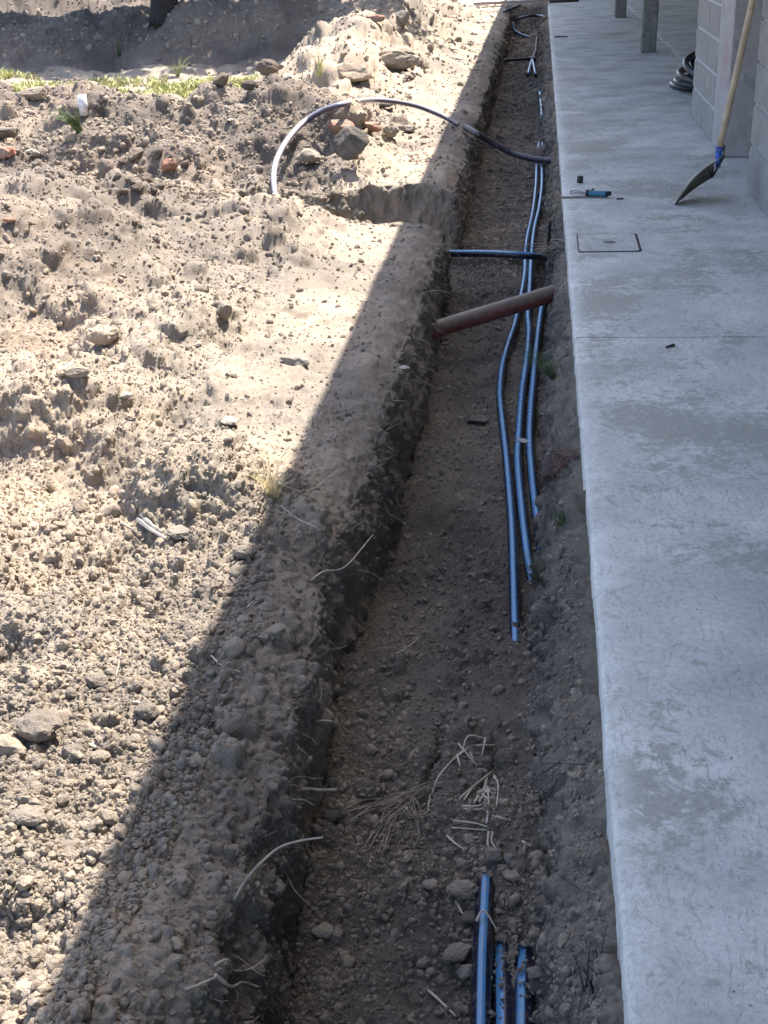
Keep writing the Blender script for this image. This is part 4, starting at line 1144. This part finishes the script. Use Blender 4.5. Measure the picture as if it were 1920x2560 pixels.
def crumbs(name, sets, meshes_seed):
    src = bpy.data.collections.new(name + '_sources')
    for k in range(6):
        me = clod_mesh(meshes_seed + k, M_CLOD, 2, .4, 0 if k % 3 else 9)
        me.polygons.foreach_set('use_smooth', [False] * len(me.polygons))
        so = bpy.data.objects.new('crumb', me); src.objects.link(so)
    P = np.concatenate([s[0] for s in sets]); S = np.concatenate([s[1] for s in sets])
    me = bpy.data.meshes.new(name)
    me.vertices.add(len(P)); me.vertices.foreach_set('co', P.astype(np.float32).ravel())
    a = me.attributes.new('size', 'FLOAT_VECTOR', 'POINT'); a.data.foreach_set('vector', (S[:, None] * rs.uniform(.75, 1.25, (len(P), 3))).astype(np.float32).ravel())
    a = me.attributes.new('turn', 'FLOAT_VECTOR', 'POINT'); a.data.foreach_set('vector', rs.uniform(-3.1, 3.1, (len(P), 3)).astype(np.float32).ravel())
    a = me.attributes.new('pick', 'INT', 'POINT'); a.data.foreach_set('value', rs.randint(0, 6, len(P)).astype(np.int32))
    o = obj(name, me, kind='stuff', label='loose soil crumbs and small clods strewn over the dug ground', cat='soil')
    ng = bpy.data.node_groups.new(name, 'GeometryNodeTree')
    ng.interface.new_socket('Geometry', in_out='INPUT', socket_type='NodeSocketGeometry')
    ng.interface.new_socket('Geometry', in_out='OUTPUT', socket_type='NodeSocketGeometry')
    gi = ng.nodes.new('NodeGroupInput'); go = ng.nodes.new('NodeGroupOutput')
    iop = ng.nodes.new('GeometryNodeInstanceOnPoints')
    ci = ng.nodes.new('GeometryNodeCollectionInfo'); ci.inputs['Collection'].default_value = src
    ci.inputs['Separate Children'].default_value = True
    iop.inputs['Pick Instance'].default_value = True
    def attr(nm, dt):
        n = ng.nodes.new('GeometryNodeInputNamedAttribute'); n.data_type = dt; n.inputs['Name'].default_value = nm; return n
    a1 = attr('size', 'FLOAT_VECTOR'); a2 = attr('turn', 'FLOAT_VECTOR'); a3 = attr('pick', 'INT')
    ng.links.new(gi.outputs[0], iop.inputs['Points']); ng.links.new(ci.outputs[0], iop.inputs['Instance'])
    ng.links.new(a1.outputs[0], iop.inputs['Scale']); ng.links.new(a2.outputs[0], iop.inputs['Rotation']); ng.links.new(a3.outputs[0], iop.inputs['Instance Index'])
    ng.links.new(iop.outputs[0], go.inputs[0])
    md = o.modifiers.new('scatter', 'NODES'); md.node_group = ng
    return o
def crumb_set(n, cA, cB, smin, smax, pw, seedp, thr=-.15, rB=None):
    p, nn = sample(n, cA, cB, rB=rB)
    pat = pnoise(p / .5, seedp) + .5 * pnoise(p / .14, seedp + 1)
    d = np.linalg.norm(p - np.array([0, 0, CH]), axis=1)
    ok = (pat > thr - .5 * rs.rand(len(p))) & ~(grassmask(p) & (rs.rand(len(p)) < .8)) & (rs.rand(len(p)) > .75 * pathmask(p))
    p, nn, d = p[ok], nn[ok], d[ok]
    s = smin * (1 - rs.rand(len(p)) * (1 - (smin / smax) ** pw)) ** (-1 / pw)
    s = s * np.maximum(1, d / 4.0) ** .95
    s = np.minimum(s, smax * np.maximum(1.5, d / 4))
    return p + nn * (s * .12)[:, None], s
_n = 420
_yy = rs.uniform(1.42, 1.80, _n)
_xx = np.where(rs.rand(_n) < .7, rs.normal(-.024, .006, _n), rs.uniform(-.06, .02, _n))
pipe_dirt = (np.stack([_xx, _yy, np.where(np.abs(_xx + .024) < .012, -.388, -.372)], 1), rs.uniform(.0015, .0055, _n))
crumbs('soil_crumbs', [pipe_dirt, crumb_set(200000, c0, c1, .0022, .015, 2.3, 401, -.3), crumb_set(9000, c1, lipc, .002, .012, 2.0, 403),
                       crumb_set(42000, lipc, lipc + cnf, .0021, .012, 1.9, 405, -.05), crumb_set(12000, lipc + cnf, Cn - 18, .002, .013, 2.0, 407)], 60)

# ------------------------------------------------------------------ STRAW, ROOTS, GRASS
def wiggle(a, b, n=5, amp=.15, sag=0, rr=rnd):
    a = Vector(a); b = Vector(b); L = (b - a).length
    pts = [a]
    for i in range(1, n):
        t = i / n
        pts.append(a.lerp(b, t) + Vector((rr.uniform(-1, 1), rr.uniform(-1, 1), rr.uniform(-.5, .8))) * L * amp * .5 + Vector((0, 0, sag * math.sin(math.pi * t))))
    pts.append(b); return spline(pts, 3)
def strand_px(L, r, m, name, lab, cat, lift=.004, r2=None, group=None):
    pts = []
    for q in L:
        h, n = hit(q[0], q[1]); pts.append(h + n * (lift + (q[2] if len(q) > 2 else 0)))
    mb = MB(); mb.tube(spline(pts, 5), r, 7, r2=r2 or r * .6, wob=.12)
    o = obj(name, mb.mesh(name, m, True), label=lab, cat=cat, group=group); to_origin(o, pts[0]); return o
def curve_world(P, r, m, name, lab, cat, r2=None, n=5):
    mb = MB(); mb.tube(spline(P, n), r, 8, r2=r2 or r * .6, wob=.08)
    o = obj(name, mb.mesh(name, m, True), label=lab, cat=cat); to_origin(o, P[0]); return o
h0, _ = hit(505, 1945)
curve_world([h0, atY(530, 1903, h0.y + .02), atY(560, 1868, h0.y + .03), atY(600, 1833, h0.y + .05), atY(645, 1817, h0.y + .07), atY(698, 1809, h0.y + .08)], .0028, M_ROOTM, 'dry_root', 'long pale root arching out of the trench wall at the bottom', 'root', .0017)
h0, _ = hit(650, 1705)
curve_world([h0, atY(670, 1704, h0.y + .01), atY(690, 1707, h0.y + .02), atY(728, 1706, h0.y + .02)], .0036, M_ROOTM, 'dry_root', 'short pale root sticking out of the wall above the long one', 'root', .003)
for lab, L in (('forked pale root poking from the hole in the bank, upper', [(455, 2100), (480, 2085), (500, 2092), (530, 2088), (560, 2080)]),
               ('forked pale root poking from the hole in the bank, lower', [(458, 2108), (490, 2118), (520, 2122), (550, 2132)]),
               ('thin root lying in the shade at the bottom right of the lower forked root', [(400, 2140), (430, 2128), (462, 2112)])):
    strand_px(L, .0028, M_ROOTM, 'dry_root', lab, 'root', .012)
for lab, L, r in (('straw stem crossing the shade line below the dry tuft', [(605, 1095), (640, 1120), (680, 1140), (705, 1165)], .0014),
               ('curved straw stem in the shade right of the dry tuft', [(600, 1045), (640, 1060), (680, 1055), (735, 1012)], .0014),
               ('straw stem pointing down toward the trench lip', [(668, 1255, .0), (690, 1240, .02), (725, 1215, .05), (765, 1148 + 20, .08)], .0018),
               ('straw stem on the shaded strip below the pair of clods', [(455, 1415), (480, 1440), (520, 1452)], .0016),
               ('straw blade lying in the shade above the pair of clods', [(535, 1316), (548, 1300)], .0014),
               ('straw fragment on the fill hump in the trench', [(618, 1532), (640, 1528), (668, 1508)], .0016),
               ('pale straw on the wall edge above the short root', [(680, 1555), (720, 1558), (762, 1588)], .0016),
               ('straw lying on the trench floor beside the dark stones', [(930, 1388), (965, 1400), (1010, 1412)], .0017),
               ('straw on the trench floor above the fill hump', [(905, 1345 + 35), (880, 1400), (850, 1420)], .0014),
               ('dark thin twig on the trench floor, far left of the pipes', [(840, 1228), (880, 1215), (930, 1200)], .0016),
               ('thin vertical straw in the sunlit soil', [(250, 1375), (258, 1410), (250, 1465)], .0012),
               ('pale straw curving on the sunlit clods', [(170, 1520), (230, 1512), (300, 1518), (350, 1528)], .0016),
               ('straw at the left of the splinters', [(262, 1130), (290, 1145)], .0016),
               ('white straw piece on the trench floor left of the near pipe stone', [(965, 1808), (985, 1825), (1008, 1840)], .0024),
               ('white straw piece right of the near pipe stone', [(1128, 1820), (1150, 1830)], .0024),
               ('forked straw at the bottom of the trench floor', [(925, 2140), (950, 2160), (985, 2195)], .0026),
               ('thin root lying across the near pipe', [(1040, 1990, .035), (1052, 2010, .038), (1070, 2030, .01)], .0024),
               ('curved root beside the broken clod', [(985, 1950), (1005, 1985), (1030, 2000), (1028, 2030)], .002)):
    strand_px(L, r * 1.15, M_TWIG if 'dark' in lab else M_STRAW, 'straw' if 'root' not in lab else 'dry_root', lab, 'straw' if 'root' not in lab else 'root', .005)
def clump(name, lab, cat, strands, m, r=.002, lift=.006, jit=.01, extra=0, seed=1):
    """strands: list of px polylines laid on the soil and thickened into one clump"""
    rr = random.Random(seed); mb = MB(); first = None
    for L in strands:
        pts = []
        for q in L:
            h, n = hit(q[0], q[1]); pts.append(h + n * (lift + (q[2] if len(q) > 2 else 0)))
        first = first or pts[0]
        for e in range(1 + extra):
            o_ = Vector((rr.uniform(-1, 1), rr.uniform(-1, 1), rr.uniform(0, 1))) * jit * (e > 0)
            mb.tube(spline([p + o_ + Vector((rr.uniform(-1, 1), rr.uniform(-1, 1), rr.uniform(-.3, 1))) * jit * .35 for p in pts], 3), r * rr.uniform(.7, 1.2), 5, r2=r * .5)
    o = obj(name, mb.mesh(name, m, True), label=lab, cat=cat); to_origin(o, first); return o
clump('straw_clump', 'clump of matted straw and roots on the fill hump, left of the pale stems', 'straw',
      [[(820, 1760), (860, 1740), (900, 1715), (940, 1705)], [(815, 1790), (850, 1760), (890, 1735), (925, 1712)], [(800, 1830), (830, 1790), (860, 1765)], [(740, 1765), (790, 1740), (830, 1735), (870, 1725)], [(860, 1725), (900, 1712), (950, 1702)],
       [(700 + 60, 1775), (800, 1750), (840, 1745)], [(835, 1800), (845, 1770), (880, 1760)], [(890, 1740), (905, 1770), (912, 1830)], [(850, 1790), (842, 1830), (832, 1850)], [(880, 1750), (895, 1765), (930, 1760)]], M_ROOTM, .0013, extra=4, jit=.014, seed=3)
clump('straw_clump', 'pale jointed straw stems fanning out above the matted clump', 'straw',
      [[(935, 1720), (950, 1680), (985, 1640), (1010, 1620)], [(985, 1638), (1020, 1618), (1055, 1610, .015)], [(1000, 1628), (1012, 1600, .02), (1035, 1605, .02)], [(1010, 1620), (1025, 1650)], [(985, 1635), (990, 1660)], [(1035, 1602, .02), (1040, 1640)], [(990, 1620, .01), (1030, 1660)], [(930, 1720), (925, 1760)]], M_STRAW, .0028, extra=0, jit=.004, seed=4)
clump('straw_clump', 'pale tangle of short straw above the near pipe stone', 'straw',
      [[(1000, 1735), (1030, 1705), (1065, 1675)], [(1025, 1740), (1045, 1715), (1068, 1720)], [(1068, 1680), (1072, 1700), (1075, 1740)], [(1055, 1700), (1060, 1730), (1052, 1780)], [(1030, 1715), (1050, 1705), (1064, 1718)], [(1028, 1725), (1050, 1735), (1062, 1728)], [(980, 1790), (1020, 1793), (1050, 1798)], [(1000, 1745), (1030, 1748), (1055, 1735)], [(1078, 1770), (1105, 1778)], [(1052, 1800), (1055, 1825), (1062, 1840)], [(1055, 1690), (1050, 1730), (1058, 1760)]], M_STRAW, .0025, extra=1, jit=.010, seed=5)
M_SPL = plain('grey_splinter', (.36, .33, .30), .9)
spl = obj('wood_splinters', None, loc=hit(330, 1150)[0], label='grey wood splinters lying in the sunlit soil', cat='wood')
for L in ([(305, 1120), (325, 1140), (345, 1160)], [(298, 1130), (330, 1155), (360, 1172)], [(320, 1150), (345, 1165)], [(312, 1128), (335, 1148), (352, 1158)], [(306, 1138), (318, 1150)]):
    P_ = [hit(q[0], q[1])[0] + Vector((0, 0, .012)) for q in L]
    mb = MB(); mb.tube(spline(P_, 4), .006, 5, r2=.003, wob=.3)
    o = obj('splinter', mb.mesh('splinter', M_SPL)); parent_keep(o, spl)
clump('dead_weed', 'bare dark stems trailing from the bank toward the pale straw', 'twig', [[(1290, 1648, .03), (1240, 1662, .03), (1180, 1650, .02)], [(1240, 1662, .03), (1170, 1668, .02)], [(1230, 1668, .03), (1190, 1700, .02), (1130, 1745, .01), (1075, 1790, .01)]], M_TWIG, .0014, seed=7)
clump('dead_weed', 'two bare twigs on the right bank above the near pipes', 'twig', [[(1175, 1860), (1220, 1890), (1260, 1935)], [(1200, 1880), (1180, 1920)]], M_TWIG, .0016, lift=.012, seed=8)
clump('dead_weed', 'reddish dry weed on the bank beside the slab edge', 'weed', [[(1255, 990), (1220, 1005), (1190, 1020)], [(1250, 990), (1215, 985), (1185, 970)], [(1235, 1000), (1200, 1030), (1170, 1045)], [(1225, 1010), (1185, 1005)], [(1210, 1000), (1230, 1030)], [(1190, 1040), (1170, 1030)], [(1200, 1035), (1175, 1055)], [(1215, 985), (1200, 965)]], M_REDW, .0018, lift=.012, extra=3, jit=.02, seed=9)
clump('dead_weed', 'tangle of dry rootlets on the bank beside the blue-black crossing pipe', 'weed', [[(1110, 555, .03), (1150, 552, .02), (1200, 540)], [(1160, 575), (1190, 550), (1220, 540)], [(1190, 590), (1195, 560), (1210, 545)], [(1180, 545), (1200, 530), (1222, 535)], [(1170, 560), (1200, 550)]], M_ROOTM, .003, lift=.015, extra=4, jit=.03, seed=10)
# roots hanging on the left wall lip
rr = random.Random(12)
def wallroots(n, y0, y1, lab, seed):
    rr = random.Random(seed); mb = MB(); first = None
    for _ in range(n):
        y = rr.uniform(y0, y1)
        i = int(np.argmin(np.abs(GP[:, c1, 1] - y))); j = c1 + int(rr.uniform(.2, .75) * cnw)
        p = Vector(GP[i, j]); nn = Vector(GN_[i, j])
        first = first or p
        L = rr.uniform(.02, .07) * (1 + y / 8)
        e = p + nn * L * rr.uniform(.05, .45) + Vector((rr.uniform(-.4, 1), rr.uniform(-1, 1), rr.uniform(-1.2, .3))) * L
        mb.tube(wiggle(p - nn * .01, e, 3, .3, 0, rr), .0008 * (1 + y / 6) * rr.uniform(.7, 1.4), 4, r2=.0005)
    o = obj('rootlets', mb.mesh('rootlets', M_ROOTM, True), label=lab, cat='roots', kind='stuff'); to_origin(o, first)
wallroots(260, 1.1, 9.5, 'fine dry rootlets hanging from the left trench wall', 21)

def tuft(px, py, n, h, spread, m, name, lab, cat, lean=(0, 0), r=.0012, seed=0, world=None):
    rr = random.Random(seed); mb = MB()
    b = world or hit(px, py)[0]
    for _ in range(n):
        a = rr.uniform(0, 6.28); s = rr.uniform(.2, 1) * spread
        d = Vector((math.cos(a) * s + lean[0], math.sin(a) * s + lean[1], rr.uniform(.6, 1)))
        L = h * rr.uniform(.5, 1.1)
        p0 = b + Vector((rr.gauss(0, .008), rr.gauss(0, .008), -.005))
        p1 = p0 + d * L * .5; p2 = p0 + Vector((d.x * L * 1.15, d.y * L * 1.15, d.z * L * .78))
        mb.tube(spline([p0, p1, p2], 4), r, 4, r2=r * .3)
    o = obj(name, mb.mesh(name, m, True), label=lab, cat=cat); to_origin(o, b); return o
tuft(1198, 815, 70, .16, .75, M_GREEN, 'grass_tuft', 'green grass tuft arching over the pipes below the red-brown pipe', 'grass', (-.5, .1), r=.0008, seed=31)
tuft(1165, 1250, 55, .11, .7, M_GREEN, 'grass_tuft', 'green grass tuft over the lower end of the right-hand pipes', 'grass', (-.2, .1), r=.0007, seed=32)
tuft(1215, 1130, 25, .08, .6, M_GREEN, 'grass_tuft', 'sparse yellow-green tuft on the bank beside the slab edge', 'grass', (-.1, 0), r=.001, seed=33)
tuft(583, 1068, 34, .16, .65, M_DRYG, 'grass_tuft', 'dry pale grass tuft standing on the shade line', 'grass', (0, 0), r=.0014, seed=34)
tuft(595, 1075, 10, .10, .7, M_YGREEN, 'grass_tuft', 'few green blades at the foot of the dry pale tuft', 'grass', (.1, 0), r=.0012, seed=35)
tuft(172, 285, 60, .22, .5, M_GREEN, 'grass_tuft', 'green grass sod hanging on the face of the middle heap', 'grass', (-.2, -.3), r=.004, seed=36)
tuft(258, 120, 22, .35, .25, M_GREEN, 'weed', 'thin upright weed in front of the tree shade', 'weed', r=.003, seed=37)
tuft(385, 165, 36, .30, .6, M_YGREEN, 'weed', 'tall yellow-green weed in the middle of the grass patch', 'weed', r=.003, seed=38)
tuft(690, 165, 26, .30, .4, M_YGREEN, 'weed', 'yellow-green weed at the right end of the grass patch', 'weed', r=.003, seed=39)
tuft(1278, 2130, 8, .10, .35, M_TWIG, 'dead_weed', 'dark thin stalks standing on the bank at the bottom beside the slab', 'twig', (-.1, .2), r=.0018, seed=41)
# dead leaf
h, n = hit(1128, 972)
mb = MB(); V = []; Fc = []
nu = 8
for i in range(nu + 1):
    t = i / nu; w = .013 * math.sin(math.pi * (t * .92 + .04)) ** .7
    for s in (-1, 0, 1): V.append(((t - .5) * .06, s * w, .012 * abs(s) * .6 + .006 * math.sin(t * 3) + rnd.uniform(0, .002)))
for i in range(nu):
    for s in range(2): Fc.append((i * 3 + s, i * 3 + s + 1, (i + 1) * 3 + s + 1, (i + 1) * 3 + s))
mb.add(V, Fc)
obj('dead_leaf', mb.mesh('dead_leaf', M_LEAFP, True), loc=h + Vector((0, -.005, .028)), rot=(.2, .1, -.1), label='curled pale dead leaf lying on the middle pipe', cat='leaf')
h, n = hit(872, 805)
obj('dead_leaf', bpy.data.meshes['dead_leaf'], loc=h + Vector((0, 0, .012)), rot=(.3, .1, .4), scale=(.8, .8, .8), label='small pale dead leaf on the trench lip', cat='leaf')

# grass patch (stuff)
def grass_stuff():
    rr = np.random.RandomState(9); mb = MB()
    cnt = 0
    for _ in range(30000):
        y = rr.uniform(9.3, 12.8); x = rr.uniform(-7.5, -2.7)
        w = pnoise(np.array([[x / .7, y / .9, 0]]), 77)[0] + pnoise(np.array([[x / .25, y / .3, 3]]), 78)[0] * .5
        if w < -.24 + .10 * abs(y - 11.0): continue
        z = top(x, y); h = rr.uniform(.03, .08)
        a = rr.uniform(0, 6.28); lx, ly = rr.normal(0, .45, 2) * h
        dx, dy = math.cos(a) * .009, math.sin(a) * .009
        mb.add([(x - dx, y - dy, z - .01), (x + dx, y + dy, z - .01), (x + lx * .5 + dx * .7, y + ly * .5 + dy * .7, z + h * .6), (x + lx * .5 - dx * .7, y + ly * .5 - dy * .7, z + h * .6), (x + lx * 1.3, y + ly * 1.3, z + h)], [(0, 1, 2, 3), (3, 2, 4)])
    o = obj('grass_patch', mb.mesh('grass_patch', M_YGREEN), label='sparse yellow-green grass on the flat ground beyond the middle heap', cat='grass', kind='stuff')
grass_stuff()
